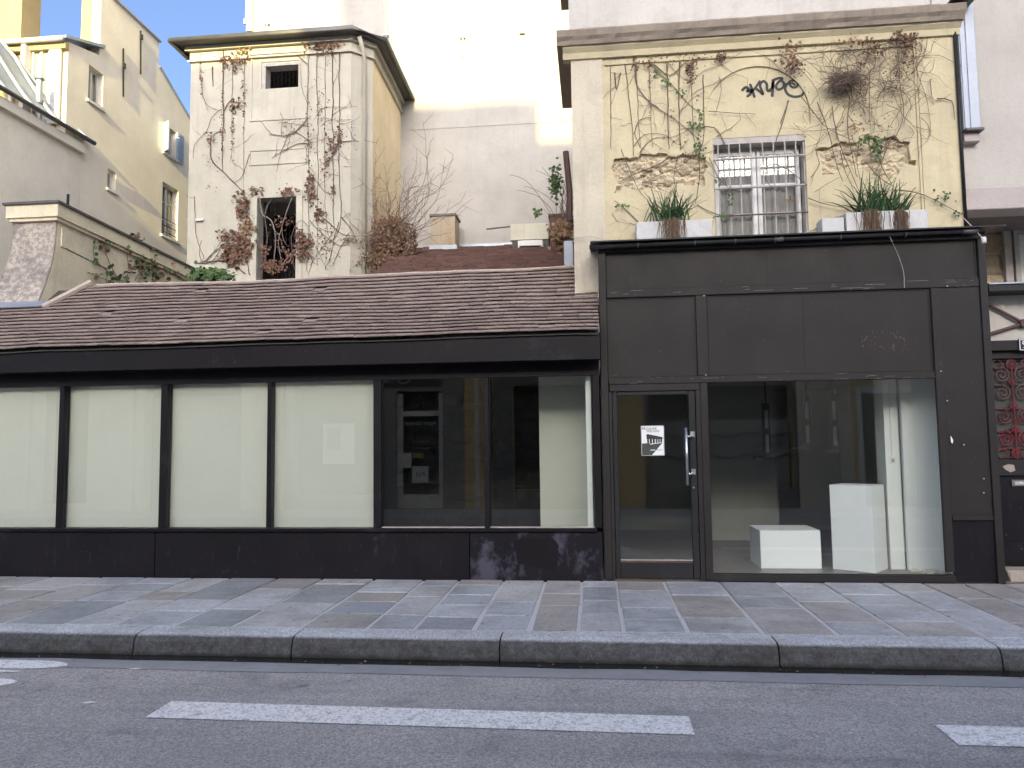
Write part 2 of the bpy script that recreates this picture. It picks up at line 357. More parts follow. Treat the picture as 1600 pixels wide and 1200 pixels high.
def text(body, mat, x, y, z, size, parent, rx=90, rz=0, name='lettering', align='CENTER', ext=.001):
    cu = bpy.data.curves.new('t', 'FONT'); cu.body = body; cu.size = size; cu.align_x = align; cu.align_y = 'CENTER'; cu.extrude = ext; cu.resolution_u = 3
    o = bpy.data.objects.new('t', cu); col.objects.link(o)
    dg = bpy.context.evaluated_depsgraph_get(); dg.update()
    me = bpy.data.meshes.new_from_object(o.evaluated_get(dg)); bpy.data.objects.remove(o); bpy.data.curves.remove(cu)
    me.transform(Matrix.Translation((x, y, z)) @ Matrix.Rotation(R(rz), 4, 'Z') @ Matrix.Rotation(R(rx), 4, 'X'))
    me.materials.clear(); me.materials.append(M[mat]); me.name = name
    q = bpy.data.objects.new(name, me); col.objects.link(q)
    if parent: q.parent = parent
    return q
def ribbon(mb, pts, w, y, th=.003, n=8):
    """a flat painted stroke of width w along (x, z) points on a wall at y"""
    P = [Vector((p[0], p[1])) for p in pts]
    fine = []
    for i in range(len(P)-1):
        p0, p1, p2, p3 = P[max(i-1, 0)], P[i], P[i+1], P[min(i+2, len(P)-1)]
        for k in range(n):
            t = k/n
            fine.append(.5*((2*p1)+(p2-p0)*t+(2*p0-5*p1+4*p2-p3)*t*t+(3*p1-p0-3*p2+p3)*t**3))
    fine.append(P[-1]); L = len(fine); vs = []
    for i, p in enumerate(fine):
        d = fine[min(i+1, L-1)]-fine[max(i-1, 0)]
        d = d.normalized() if d.length > 1e-9 else Vector((1, 0)); nn = Vector((-d.y, d.x))*w/2
        vs += [(p.x+nn.x, y, p.y+nn.y), (p.x-nn.x, y, p.y-nn.y)]
    mb.add(vs, [(2*i, 2*i+1, 2*i+3, 2*i+2) for i in range(L-1)])
    for c in (fine[0], fine[-1]):
        mb.add([(c.x+w/2*math.cos(a*math.pi/5), y-.0006, c.y+w/2*math.sin(a*math.pi/5)) for a in range(10)], [tuple(range(10))])
    return mb

# ================================================================== GROUND
g = bx('ground', 'ground', None, -400, 400, -400, 400, -.3, -.03); tag(g, kind='structure')
rd = MB().add([(x, y, 0) for y in (-7.0, -2.9) for x in (-90, 90)], [(0, 1, 3, 2)])
rd = bx('road', 'asphalt', None, -90, 90, -7.2, -2.50, -.02, 0); tag(rd, kind='structure')
gm = MB(); xs = [-12+i*.25 for i in range(80)]
top = [(x, -2.905+.02*noise.noise((x*.9, 3, 0))) for x in xs]; bot = [(x, -2.66+.012*noise.noise((x*2, 9, 0))) for x in xs]
gm.add([(x, y, .004) for x, y in top]+[(x, y, .004) for x, y in bot], [(i, i+1, len(xs)+i+1, len(xs)+i) for i in range(len(xs)-1)])
tag(gm.build('gutter_strip', 'gutter'), kind='structure')
wm = MB(); bot2 = [(x, -2.45) for x in xs]; top2 = [(x, -2.675+.03*noise.noise((x*1.7, 5, 0))+.012*noise.noise((x*9, 5, 0))) for x in xs]
wm.add([(x, y, .008) for x, y in top2]+[(x, y, .008) for x, y in bot2], [(i, i+1, len(xs)+i+1, len(xs)+i) for i in range(len(xs)-1)])
tag(wm.build('gutter_water', 'wet'), kind='structure')

# near pavement: mortar bed, single slabs, single kerb stones
pv = tag(bx('pavement', 'joint', None, -90, 90, -2.24, .9, -.02, .168), kind='structure')
JX = [-8.9, -8.2, -7.52, -6.92, -6.49, -5.84, -5.29, -4.7, -4.24, -3.67, -3.13, -2.52, -1.94, -1.53, -1.03, -.56, -.15, .22, .74, 1.33, 1.91, 2.42, 3.02, 3.44, 3.85, 4.24, 4.73, 5.3, 5.9, 6.5]
def ytop(y): return .172+.018*(y+2.25)/2.25
for i in range(len(JX)-1):
    x0, x1 = JX[i]+.016, JX[i+1]-.016; y = -2.235
    cuts = []
    while y < .0:
        d = rnd.choice((.45, .55, .65, .8, .5, .95))
        if -.03-(y+d) < .3: d = -.03-y
        y1 = y+d; j = .018
        MB().slab(x0+rnd.uniform(-.006, .006), x1+rnd.uniform(-.006, .006), y+j*.5, y1-j*.5, .12, ytop((y+y1)/2)+rnd.uniform(-.0025, .0035), .009,
                  (rnd.uniform(-.004, .004), .008+rnd.uniform(-.004, .004))).build('paving_slab', 'slab', pv)
        y = y1
        if y > -.05: break
kb = tag(bpy.data.objects.new('kerb', None), kind='structure'); col.objects.link(kb)
KX = [-9.5, -7.9, -5.9, -3.85, -2.48, -.77, 1.38, 2.98, 4.6, 6.4, 8]
for a, b in zip(KX[:-1], KX[1:]):
    m = MB(); n = 60; sec = [(-2.545, -.02), (-2.53, .05), (-2.515, .115), (-2.497, .150), (-2.470, .168), (-2.43, .174), (-2.25, .176), (-2.25, -.02)]
    vs = []
    for k in range(n+1):
        x = a+.006+(b-a-.012)*k/n; e = .006 if k in (0, n) else 0
        for q, (yy, zz) in enumerate(sec):
            w = (.009*noise.noise((x*3, q*.7, 1))+.006*noise.noise((x*13, q*2.1, 4))) if q < 6 else 0
            vs.append((x, yy+w+e, zz-(e if q < 7 else 0)))
    s_ = len(sec)
    fs = [(k*s_+q, k*s_+(q+1) % s_, (k+1)*s_+(q+1) % s_, (k+1)*s_+q) for k in range(n) for q in range(s_)]
    fs += [tuple(range(s_)), tuple(n*s_+q for q in range(s_))]
    m.add(vs, fs).build('kerb_stone', 'kerb', kb)
# far kerb and pavement behind the camera
tag(bx('opposite_pavement', 'joint', None, -90, 90, -9.32, -7.2, -.02, .16), kind='structure')

# painted road marks
def mark(name, label, pts):
    o = MB().prism([(x, y, .004) for x, y in pts], (0, 0, .003)).build(name, 'linepaint'); return tag(o, label, 'road marking')
mark('lane_dash', 'long white painted dash in the middle of the road', [(-2.88, -3.9), (-2.88, -3.6), (.56, -3.635), (.56, -3.93)])
mark('lane_dash', 'short visible piece of white dash at the right edge of the road', [(2.01, -3.67), (2.01, -3.97), (5.4, -3.97), (5.4, -3.67)])
def stadium(x0, x1, yc, h, n=10):
    return [(x0, yc-h/2)] + [(x1+h*1.6*(math.cos(a)-1)+.0, yc+h/2*math.sin(a)) for a in [(-math.pi/2+math.pi*k/n) for k in range(n+1)]] + [(x0, yc+h/2)]
mark('pictogram_stroke', 'rounded white paint stroke by the gutter at the left edge', stadium(-6.2, -4.2, -2.85, .215))
mark('pictogram_stroke', 'second rounded white paint stroke, lower one at the left edge', stadium(-6.0, -4.27, -3.3, .215))
mark('pictogram_bar', 'thin white paint bar between two rounded strokes at the left edge', [(-6, -3.05), (-6, -3.015), (-4.47, -3.015), (-4.47, -3.05)])

# ================================================================== LEFT SHOP (low, tiled lean-to)
LS = thing('low_shop', 'low black shop with a long window strip and a brown tiled roof', 'shop')
XL = -9.4
M['riser_worn'] = paint('scuffed_black_paint', (.009, .008, .0105), (.075, .07, .095), .9, .42, .15, .5)
for a, b in ((XL, -5.2), (-5.194, -1.42), (-1.414, .085)):
    cb('stall_riser', 'riser' if a < -1.5 else 'riser_worn', LS, a, b, -.015, .06, .12, .722, c=.005)
cb('sill', 'black', LS, XL, .03, -.055, .10, .7235, .764, c=.008)
bx('lintel', 'black', LS, XL, .085, -.004, .10, 2.482, 2.95)
bx('soffit', 'black', LS, XL, .096, -.24, -.006, 2.645, 2.67)
cb('fascia', 'black', LS, XL, .10, -.262, -.2405, 2.635, 2.93, c=.004)
posts = [(-8.96, .07), (-7.72, .07)]
for pxa, pxb in ((94.5, 103), (252.6, 264), (418.5, 426), (583.6, 596.5), (755, 763.5)):
    xa, xb = PY(pxa, 598, 0).x, PY(pxb, 598, 0).x; posts.append(((xa+xb)/2, xb-xa))
for x, w in posts: cb('mullion', 'black', LS, x-w/2, x+w/2, -.012, .09, .7642, 2.4818, c=.006)
cb('end_post', 'black', LS, 0.0, .086, -.016, .09, .7642, 2.4815, c=.006)
edges = [(posts[i][0]+posts[i][1]/2, posts[i+1][0]-posts[i+1][1]/2) for i in range(len(posts)-1)] + [(posts[-1][0]+posts[-1][1]/2, 0.0)]
for a, b in edges:
    MB().box(a+.001, b-.001, .030, .036, .7645, 2.4815).build('window_pane', 'glass', LS)
# thin pale glazing beads round the two clear panes
for a, b in edges[-2:]:
    for zz in (.7645,): bx('glazing_bead', 'greywood', LS, a+.001, b-.001, .016, .029, zz, zz+.012)
    bx('glazing_bead', 'black', LS, a+.001, a+.013, .016, .029, .777, 2.4815)
# white boards right behind the first panes
for i, (a, b) in list(enumerate(edges[:-2]))[1:]:
    o = bx('backing_board', 'whiteboard', None, a-.03, b+.05, .11, .135, .70, 2.60)
    tag(o, {1: 'white backing board cut by the left frame edge, behind the leftmost pane', 2: 'white backing board behind the first full window pane', 3: 'white backing board behind the third pane from the left', 4: 'white backing board behind the fourth pane, beside the dark panes'}[i], 'board', 'white boards behind the window strip')
o = bx('partition_panel', 'whiteboard', None, PY(843, 700, .9).x, .02, .9, .95, .25, 2.75); tag(o, 'white partition panel inside the rightmost pane of the strip', 'panel')
o = bx('jamb_panel', 'whitewall', None, -.075, -.015, .12, .88, .3, 2.75); tag(o, 'bright narrow white jamb at the right end of the strip', 'panel')
# room behind
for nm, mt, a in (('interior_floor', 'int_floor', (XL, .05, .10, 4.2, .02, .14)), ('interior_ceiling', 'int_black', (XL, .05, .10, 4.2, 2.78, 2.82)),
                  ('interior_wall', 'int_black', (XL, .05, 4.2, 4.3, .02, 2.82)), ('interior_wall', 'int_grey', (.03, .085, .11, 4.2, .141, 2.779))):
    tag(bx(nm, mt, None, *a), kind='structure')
sw = random.Random(3)
stw = tag(bx('interior_stone_wall', 'int_black', None, -3.2, -.6, 3.05, 3.2, .141, 2.77), kind='structure')
for r_ in range(8):
    x = -3.15+sw.uniform(0, .2)
    while x < -.9:
        w = sw.uniform(.16, .5); h = sw.uniform(.16, .34); n = 9; d = sw.uniform(.02, .06)
        zc = .32+r_*.3+sw.uniform(-.05, .05); vs = []
        for k_, yy_ in ((1, 3.051), (.95, 3.05-d*.6), (.6, 3.05-d)):
            for q in range(n):
                a = 2*math.pi*q/n; f = k_*(1+.25*noise.noise((x*5+q, zc*5, 1)))
                vs.append((x+w/2+f*w*.5*math.copysign(abs(math.cos(a))**.7, math.cos(a)), yy_, zc+f*h*.5*math.copysign(abs(math.sin(a))**.7, math.sin(a))))
        MB().add(vs, [(i*n+q, i*n+(q+1) % n, (i+1)*n+(q+1) % n, (i+1)*n+q) for i in range(2) for q in range(n)]+[tuple(2*n+q for q in range(n))]).build('stone', 'int_black', stw)
        x += w+.03

# faded and over-painted patches on the stall riser
M['faded'] = paint('faded_paint', (.026, .025, .034), (.085, .082, .11), .8, .5, .1, .47)
def patch(pts, mat, y):
    pp = []
    for i in range(len(pts)):
        a, b = pts[i], pts[(i+1) % len(pts)]
        for k in range(6):
            t = k/6; u, v = a[0]+(b[0]-a[0])*t, a[1]+(b[1]-a[1])*t; p = PY(u+5*noise.noise((u*.07, v*.07, 1))+2*noise.noise((u*.3, v*.3, 2)), v+4*noise.noise((u*.07, v*.07, 4))+2*noise.noise((u*.3, v*.3, 6)), -.016); pp.append((p.x, p.z))
    MB().plate(pp, [], (0, .0007, 0), lambda x, z: (x, y, z)).build('paint_patch', mat, LS)
patch([(800, 842), (866, 840), (874, 862), (868, 892), (812, 880)], 'black', -.0162)
patch([(600, 868), (606, 866), (612, 900), (598, 900)], 'black', -.0162); patch([(648, 868), (657, 866), (662, 900), (644, 901)], 'black', -.0162)

# tiled roof: real tiles on a slightly sagging slope
rf = MB()
EY, EZ, RY, RZ = -.31, 2.925, .98, 3.925
def roof_pt(x, v, lift=0.0):
    sag = .035*noise.noise((x*.45, v*1.5, 2))+.010*noise.noise((x*1.6, v*3, 7))+.03*(x/7.4)*(1-v)+.055*max(0, (x+1.2)/1.3)**2*(.35 if v > .5 else .15)
    y = EY+(RY-EY)*v; z = EZ+(RZ-EZ)*v+sag - .012*math.sin(math.pi*v)
    return Vector((x, y-lift*.61, z+lift*.79))
deck = MB(); nx = 40
vs = [roof_pt(XL+(9.48)*i/nx, v, -.03) for v in (0, .5, 1) for i in range(nx+1)]
deck.add(vs, [(r_*(nx+1)+i, r_*(nx+1)+i+1, (r_+1)*(nx+1)+i+1, (r_+1)*(nx+1)+i) for r_ in range(2) for i in range(nx)])
roof = raw(deck, 'roof', 'int_dark', LS)
ROWS = 18; TW = .172; tiles = []
trs = random.Random(11)
for r_ in range(ROWS):
    v0 = r_/ROWS; x = XL-(TW/2 if r_ % 2 else 0)
    while x < .09:
        w = TW+trs.uniform(-.006, .006); x1 = min(x+w, .092)
        if not (x < -7.05 and v0 > .70 and x > -9.6):
            tiles.append((r_, x, x1, v0))
        x += w
SL = (roof_pt(0, 1)-roof_pt(0, 0)).length; EXP = 1.0/ROWS
def tile_geo(mb, r_, x, x1, v0):
    L = EXP*1.45; th = .012; j = (trs.uniform(-.003, .003)-(trs.uniform(.02, .045) if trs.random() < .01 else 0))/SL; lf = trs.uniform(.020, .025); tw = trs.uniform(-.0025, .0025); g_ = .0025
    a, b = v0-.005+j, min(v0+L+j, 1.03)
    p = [roof_pt(x+g_, a, .014+lf+tw), roof_pt(x1-g_, a, .014+lf-tw), roof_pt(x1-g_, b, -.006), roof_pt(x+g_, b, -.006)]
    q = [roof_pt(x+g_, a, .014+lf+tw+th), roof_pt(x1-g_, a, .014+lf-tw+th), roof_pt(x1-g_, b, -.006+th), roof_pt(x+g_, b, -.006+th)]
    mb.add(p+q, [(3, 2, 1, 0), (4, 5, 6, 7), (0, 1, 5, 4), (1, 2, 6, 5), (2, 3, 7, 6), (3, 0, 4, 7)])
tiles.sort(key=lambda t: (roof_pt(t[1], t[3])-CAM).length)
vis = [t for t in tiles if t[1] > -7.5]
one = set(map(id, vis[:300])); rest = MB()
for t_ in tiles:
    if id(t_) in one:
        m = MB(); tile_geo(m, *t_); m.build('roof_tile', 'tile', roof)
    else: tile_geo(rest, *t_)
tag(rest.build('roof_tiles', 'tile', roof), kind='stuff')
# light mortar fillet along the ridge
m = MB(); prev = None; pts = []
for i in range(61):
    x = -6.75+(6.55)*i/60; p = roof_pt(x, 1.0, .02); pts.append(p+Vector((0, .03, -.005+.008*noise.noise((x*5, 0, 0)))))
m.tube(pts, .028, 6).build('ridge_fillet', 'ridge', LS)

# ================================================================== BLACK SHOPFRONT
SF = thing('black_shopfront', 'tall charcoal painted wooden shopfront with glass door and display window', 'shopfront')
X0, X1, ZT = .103, 4.29, 3.93
Zs = lambda px, py: PY(px, py, 0).z
zr0, zr1 = 3.36, 3.455                 # upper rail
zb0, zb1 = 2.37, 2.45                  # rail over door and window
bx('back_panel', 'box', SF, X0, X1, .022, .05, zb0, ZT)             # recessed field
cb('upper_rail', 'box', SF, X0+.085, X1-.085, -.012, .021, zr0, zr1, c=.006)
cb('lower_rail', 'box', SF, X0+.085, 3.70, -.012, .021, zb0, zb1, c=.006)
cb('corner_stile', 'box', SF, X0, X0+.083, -.02, .021, .2, ZT, c=.006)
cb('corner_stile', 'box', SF, X1-.083, X1, -.02, .049, .18, ZT, c=.006)
bx('shopfront_side', 'box', SF, X1-.03, X1-.001, .0495, .44, .18, ZT-.01)
bx('shopfront_side', 'box', SF, X0+.001, X0+.03, .051, .44, 2.4, ZT-.01)
xa = PY(1088, 520, 0).x; xb = PY(1106, 520, 0).x
cb('stile', 'box', SF, xa, xb, -.010, .021, zb1+.001, zr0-.001, c=.006)
cb('stile', 'box', SF, 3.70, 3.79, -.014, .021, .30, zr0-.001, c=.006)
# thin mouldings that outline the panels
def outline(x0, x1, z0, z1, w=.014, d=.008):
    for a in ((x0, x1, z0, z0+w), (x0, x1, z1-w, z1), (x0, x0+w, z0+w+.001, z1-w-.001), (x1-w, x1, z0+w+.001, z1-w-.001)):
        bx('moulding', 'box', SF, a[0], a[1], .0225-d, .0215, a[2], a[3])
outline(X0+.09, xa-.004, zb1+.004, zr0-.004); outline(xb+.004, 3.696, zb1+.004, zr0-.004); outline(X0+.09, X1-.09, zr1+.004, ZT-.05)
bx('panel_joint', 'black', SF, 2.35, 2.354, .0205, .0215, zb1+.02, zr0-.02)
bx('panel_joint', 'black', SF, 1.98, 1.984, .0205, .0215, zr1+.02, ZT-.06)
# right pilaster
bx('pilaster_panel', 'box', SF, 3.791, X1-.084, .004, .05, .90, zr0-.001)
outline(3.80, X1-.09, .905, zr0-.004, .012, .016)
cb('pilaster_rail', 'box', SF, 3.791, X1-.084, -.018, .049, .845, .899, c=.005)
bx('pilaster_panel', 'riser', SF, 3.791, X1-.084, .006, .05, .2, .844)
# head fascia, zinc lip, gutter pipe and hooks
cb('head_board', 'box', SF, X0-.01, X1+.01, -.035, .021, ZT-.045, ZT+.0, c=.005)
MB().prism([(X0-.09, -.16, 3.975), (X0-.09, -.16, 3.99), (X0-.09, .44, 4.025), (X0-.09, .44, 4.01)], (X1-X0+.24, 0, 0)).build('zinc_lip', 'dark', SF)
bx('top_deck', 'dark', SF, X0, X1, -.03, .44, ZT+.002, ZT+.03)
gp = MB().tube([(X0-.10, -.10, 3.935), (X1-.12, -.10, 3.95)], .026, 10).build('gutter_pipe', 'dark', SF, True)
for x in (.55, 1.18, 1.62, 2.05, 2.75, 3.43): MB().tube([(x, -.10+.032*math.cos(a*.6), 3.942+.032*math.sin(a*.6)) for a in range(11)], .007, 5).build('gutter_hook', 'zincdark', gp)
MB().tube([(4.02, -.10, 3.947), (4.17, -.10, 3.95)], .03, 10).build('pipe_cap', 'zincdark', gp, True)
MB().tube([(2.05, -.10, 3.943), (2.14, -.10, 3.943)], .031, 10).build('pipe_joint', 'zincdark', gp, True)
# door
dr = thing('shop_door', None, None); dr.parent = SF
dl, dt_, db_ = .225, 2.285, .205; drr = PY(1090, 750, 0).x
XBW = PY(1106, 602, 0).x
cb('door_post', 'box', SF, drr+.055, XBW-.004, -.012, .06, .2, zb0-.001, c=.006)
cb('door_head', 'box', SF, dl-.03, drr+.054, -.008, .06, dt_+.004, zb0-.001, c=.006)
bx('door_post', 'box', SF, dl-.036, dl-.006, -.008, .06, .2, dt_+.003)
bx('door_post', 'box', SF, drr+.006, drr+.0545, -.004, .06, .2, dt_+.003)
gl, gr, gt, gb = PY(966, 700, .01).x, PY(1079, 750, .01).x, 2.245, .385
cb('frame_rail', 'dark', dr, gl, gr, .006, .05, gt, dt_, c=.005)
cb('frame_rail', 'dark', dr, gl, gr, .006, .05, db_+.01, gb, c=.005)
cb('frame_stile', 'dark', dr, dl, gl-.001, .006, .05, db_+.01, dt_, c=.005)
cb('frame_stile', 'dark', dr, gr+.001, drr, .006, .05, db_+.01, dt_, c=.005)
MB().box(gl, gr, .026, .032, gb, gt).build('door_glass', 'glass', dr)
bx('brass_bead', M['oldwood'], dr, gl+.002, gr-.002, .008, .024, gb, gb+.022)
bx('brass_bead', 'greywood', dr, gl+.002, gr-.002, .006, .0235, gb+.0225, gb+.032)
hx, hz0, hz1 = PY(1073, 710, -.06).x, PY(1073, 758, -.06).z, PY(1073, 668, -.06).z
h = MB().tube([(hx, -.06, hz0), (hx, -.06, hz1)], .017, 12)
h.build('pull_handle', 'alu', dr, True)
for zz in (hz0+.12, hz1-.10):
    MB().tube([(hx, -.06, zz), (hx+.055, -.03, zz), (hx+.075, .006, zz)], .012, 8).build('handle_bracket', 'alu', dr, True)
    bx('bracket_plate', 'alu', dr, hx+.05, hx+.10, .000, .0055, zz-.01, zz+.055)
MB().tube([(gr+.03, .0, hz0-.03), (gr+.03, .006, hz0-.03)], .012, 10).build('lock', 'alu', dr)
# display window
wl, wr, wt, wb = XBW, PY(1481, 750, 0).x, 2.335, .262
wr = 3.699
MB().box(wl, wr-.001, .030, .038, wb, zb0-.001).build('display_glass', 'glass', SF)
cb('window_sill', 'box', SF, wl-.05, 3.79, -.02, .10, .19, wb-.001, c=.005)
bx('sill_bead', 'dark', SF, wl, wr, .012, .029, wb, wb+.012)

# shop room
tag(bx('interior_floor', 'int_floor', None, .13, 4.2, .05, 4.6, .1, .22), kind='structure')
tag(bx('interior_ceiling', 'int_room', None, .13, 4.25, .06, 4.7, 2.55, 2.6), kind='structure')
tag(bx('interior_wall', 'int_room', None, .13, 4.25, 4.6, 4.7, .1, 2.549), kind='structure')
tag(bx('interior_wall', 'int_room', None, .10, .13, .06, 4.7, .1, 2.6), kind='structure')
tag(bx('interior_wall', 'whitewall', None, 3.92, 4.0, .06, .62, .2, 2.549), kind='structure')
tag(bx('interior_wall', 'whitewall', None, 3.55, 3.919, .56, .62, .2, 2.549), kind='structure')
tag(bx('interior_wall', 'whitewall', None, 4.1, 4.2, .621, 4.6, .2, 2.549), kind='structure')
tag(bx('interior_pillar', 'whitewall', None, 3.39, 3.549, .66, .95, .2, 2.549), kind='structure')
tag(bx('interior_wall', 'int_room', None, 1.72, 2.75, 3.2, 3.3, .221, 2.549), kind='structure')
sw_ = bx('wall_switch', 'paper', None, 3.43, 3.49, .64, .659, 1.43, 1.51); tag(sw_, 'small white switch on the pillar behind the display window', 'switch')
bx('rocker', 'greywood', sw_, 3.445, 3.475, .634, .6395, 1.45, 1.49)
MB().tube([(3.46, .652, 1.515), (3.46, .652, 2.54)], .008, 6).build('cable_duct', 'paper', sw_)
# plinths
def plinth(label, x0, x1, y0, y1, z1, rz):
    m = MB().cbox(x0, x1, y0, y1, 0, z1, c=.004); o = m.build('plinth', 'plinth')
    cx, cy = (x0+x1)/2, (y0+y1)/2
    o.data.transform(Matrix.Translation((-cx, -cy, 0))); o.location = (cx, cy, .221); o.rotation_euler.z = R(rz); return tag(o, label, 'plinth', 'white display plinths')
plinth('low white box plinth lying left in the display window', 1.93, 2.62, .66, 1.25, .44, 0)
plinth('tall white plinth standing in the display window', 2.82, 3.29, .47, .89, .97, -38)
dbm = MB()
for k in range(40):
    x, y = 3.72+rnd.gauss(0, .07), .45+rnd.gauss(0, .04); s_ = rnd.uniform(.008, .03)
    dbm.slab(x-s_, x+s_, y-s_, y+s_, .221, .222+s_*rnd.uniform(.5, 1.2), s_*.4)
o = dbm.build('plaster_rubble', 'palebox'); tag(o, 'little heap of plaster crumbs in the window corner', 'rubble', kind='stuff')
# hanging black L brackets
def bracket(label, pxt, pyt, pxb, pyb, pxf, Y):
    t_, b_ = PY(pxt, pyt, Y), PY(pxb, pyb, Y); f_ = PY(pxf, pyb, Y)
    t = thing('angle_bracket', label, 'bracket', 'black angle brackets in the display room'); w = .045
    bx('upright', 'dark', t, b_.x-w, b_.x+w, Y, Y+.05, b_.z, t_.z)
    bx('foot', 'dark', t, f_.x, b_.x-w-.001, Y-.02, Y+.05, b_.z-.0, b_.z+.045)
    for k in (.12, .55): bx('insert', 'int_room', t, b_.x-w*.45, b_.x+w*.45, Y-.006, Y-.0005, b_.z+(t_.z-b_.z)*k, b_.z+(t_.z-b_.z)*(k+.32))
    bx('hanger', 'dark', t, b_.x-.01, b_.x+.01, Y+.01, Y+.03, t_.z+.001, 2.549)
bracket('leftmost black angle bracket hanging in the display room', 1198, 630, 1200, 718, 1178, 1.8)
bracket('middle black angle bracket hanging in the display room', 1260, 617, 1263, 702, 1236, 1.6)
bracket('rightmost black angle bracket hanging in the display room', 1302, 615, 1306, 707, 1277, 1.5)

# poster on the door
px0, px1 = PY(1003, 690, .02), PY(1037, 690, .02); pz0, pz1 = PY(1020, 711, .02).z, PY(1020, 666, .02).z
po = thing('poster', 'white exhibition poster with a dark building picture on the glass door', 'poster')
xa_, xb_ = px0.x, px1.x; W_, H_ = xb_-xa_, pz1-pz0; yy = .0245
bx('sleeve', 'greywood', po, xa_-.008, xb_+.008, yy, yy+.0012, pz0-.008, pz1+.008)
bx('sheet', 'paper', po, xa_, xb_, yy-.0012, yy-.0002, pz0, pz1)
U = lambda u, v: (xa_+W_*u, yy-.0016, pz1-H_*v)
def flat(pts, mat, k=0): MB().prism([(U(*p)[0], yy-.0016-k, U(*p)[2]) for p in pts], (0, .0003, 0)).build('print', mat, po)
flat([(0, .60), (.25, .585), (.95, .575), (.45, 1), (0, 1)], 'ink2')
flat([(.21, .28), (.30, .275), (.92, .375), (.97, .41), (.97, .44), (.22, .44)], 'ink', .0004)
flat([(.24, .44), (.93, .44), (.93, .57), (.38, .63), (.30, .60), (.24, .57)], 'ink', .0004)
for a, b in ((.24, .36), (.47, .50), (.60, .635), (.70, .72), (.78, .795), (.84, .855)): flat([(a if a > .3 else .33, .45), (b, .45), (b, .60), (a if a > .3 else .33, .61)], 'paper', .0008)
flat([(.38, .61), (.92, .56), (.92, .575), (.38, .635)], 'paper', .0008)
text('PECULIAR', 'ink', xa_+W_*.36, yy-.0026, pz1-H_*.085, H_*.115, po); text('2020 EXPO', 'ink2', xa_+W_*.52, yy-.0026, pz1-H_*.175, H_*.095, po)
text('FERMÉ', 'paper', xa_+W_*.50, yy-.0026, pz1-H_*.83, H_*.045, po) if False else flat([(.38, .815), (.62, .815), (.60, .84), (.38, .84)], 'paper', .0008)
flat([(.66, .82), (.93, .82), (.93, .835), (.66, .835)], 'ink2', .0008)

# traces of removed stickers, scratches and screw heads on the charcoal panels
rq = random.Random(44); m = MB()
for k in range(70):
    u, v = rq.gauss(1385, 17), rq.gauss(532, 8)
    if (u-1385)**2/900+(v-532)**2/260 < .35: continue
    p = PY(u, v, .0215); w_, h_ = rq.uniform(.002, .008), rq.uniform(.003, .016); m.box(p.x-w_, p.x+w_, .0213, .0219, p.z-h_, p.z+h_)
m.build('glue_residue', 'oldwood', SF)['kind'] = 'stuff'
m = MB()
for k in range(60):
    x = rq.uniform(X0+.1, X1-.1); z = rq.choice((zr0+.03, zr1-.01, zb0+.03, zb1-.01))+rq.gauss(0, .02); L_ = rq.uniform(.004, .05)
    if rq.random() < .3: L_ *= 2.5
    y_ = -.0128 if (zr0 < z < zr1 or (zb0 < z < zb1 and x < 3.69)) else .0213
    m.box(x-L_, x+L_, y_, y_+.0006, z-.0007, z+.0007)
m.build('scratches', 'greywood', SF)['kind'] = 'stuff'
for k, (u, v) in enumerate(((1537, 748), (1537, 770), (1506, 695), (1480, 626), (1100, 462), (1480, 447), (1103, 586), (1470, 580))):
    p = PY(u, v, -.015); MB().tube([(p.x, -.0215, p.z), (p.x, -.010, p.z)], .008, 8).build('screw_head', 'greywood', SF)
tp = PY(1486, 688, -.02); o = MB().prism([(tp.x, -.0155, tp.z+.05), (tp.x+.025, -.0158, tp.z), (tp.x+.015, -.0155, tp.z-.035), (tp.x+.002, -.0152, tp.z-.02)], (0, .0008, 0)).build('paper_scrap', 'paper'); tag(o, 'torn white paper scrap stuck beside the display window', 'scrap')
m = MB()
for k in range(120):
    x, y = rq.uniform(-6.5, 5), rq.choice((rq.gauss(-2.68, .03), rq.gauss(-2.66, .05), rq.uniform(-2.2, -.1))); s_ = rq.uniform(.004, .014); a = rq.uniform(0, 3.1); z = (.01 if y < -2.5 else ytop(y)+.004)
    d = Vector((math.cos(a), math.sin(a), 0))*s_; e = Vector((-math.sin(a), math.cos(a), 0))*s_*rq.uniform(.3, .7); c_ = Vector((x, y, z)); m.add([c_-d-e, c_+d-e, c_+d+e+Vector((0, 0, s_*.4)), c_-d+e], [(0, 1, 2, 3)])
tag(raw(m, 'litter_bits', 'straw'), 'tiny dry leaf bits and litter along the gutter and pavement', 'litter', kind='stuff')
for lab, u, v in (('white paint fleck on the road left of the long dash', 138, 1098), ('pale fleck on the asphalt near the gutter', 212, 1045)):
    p = PZ(u, v, .004); o = MB().prism([(p.x-.05, p.y-.01, .004), (p.x+.02, p.y-.02, .004), (p.x+.05, p.y+.012, .004), (p.x, p.y+.02, .004)], (0, 0, .003)).build('paint_fleck', 'linepaint'); tag(o, lab, 'road marking')

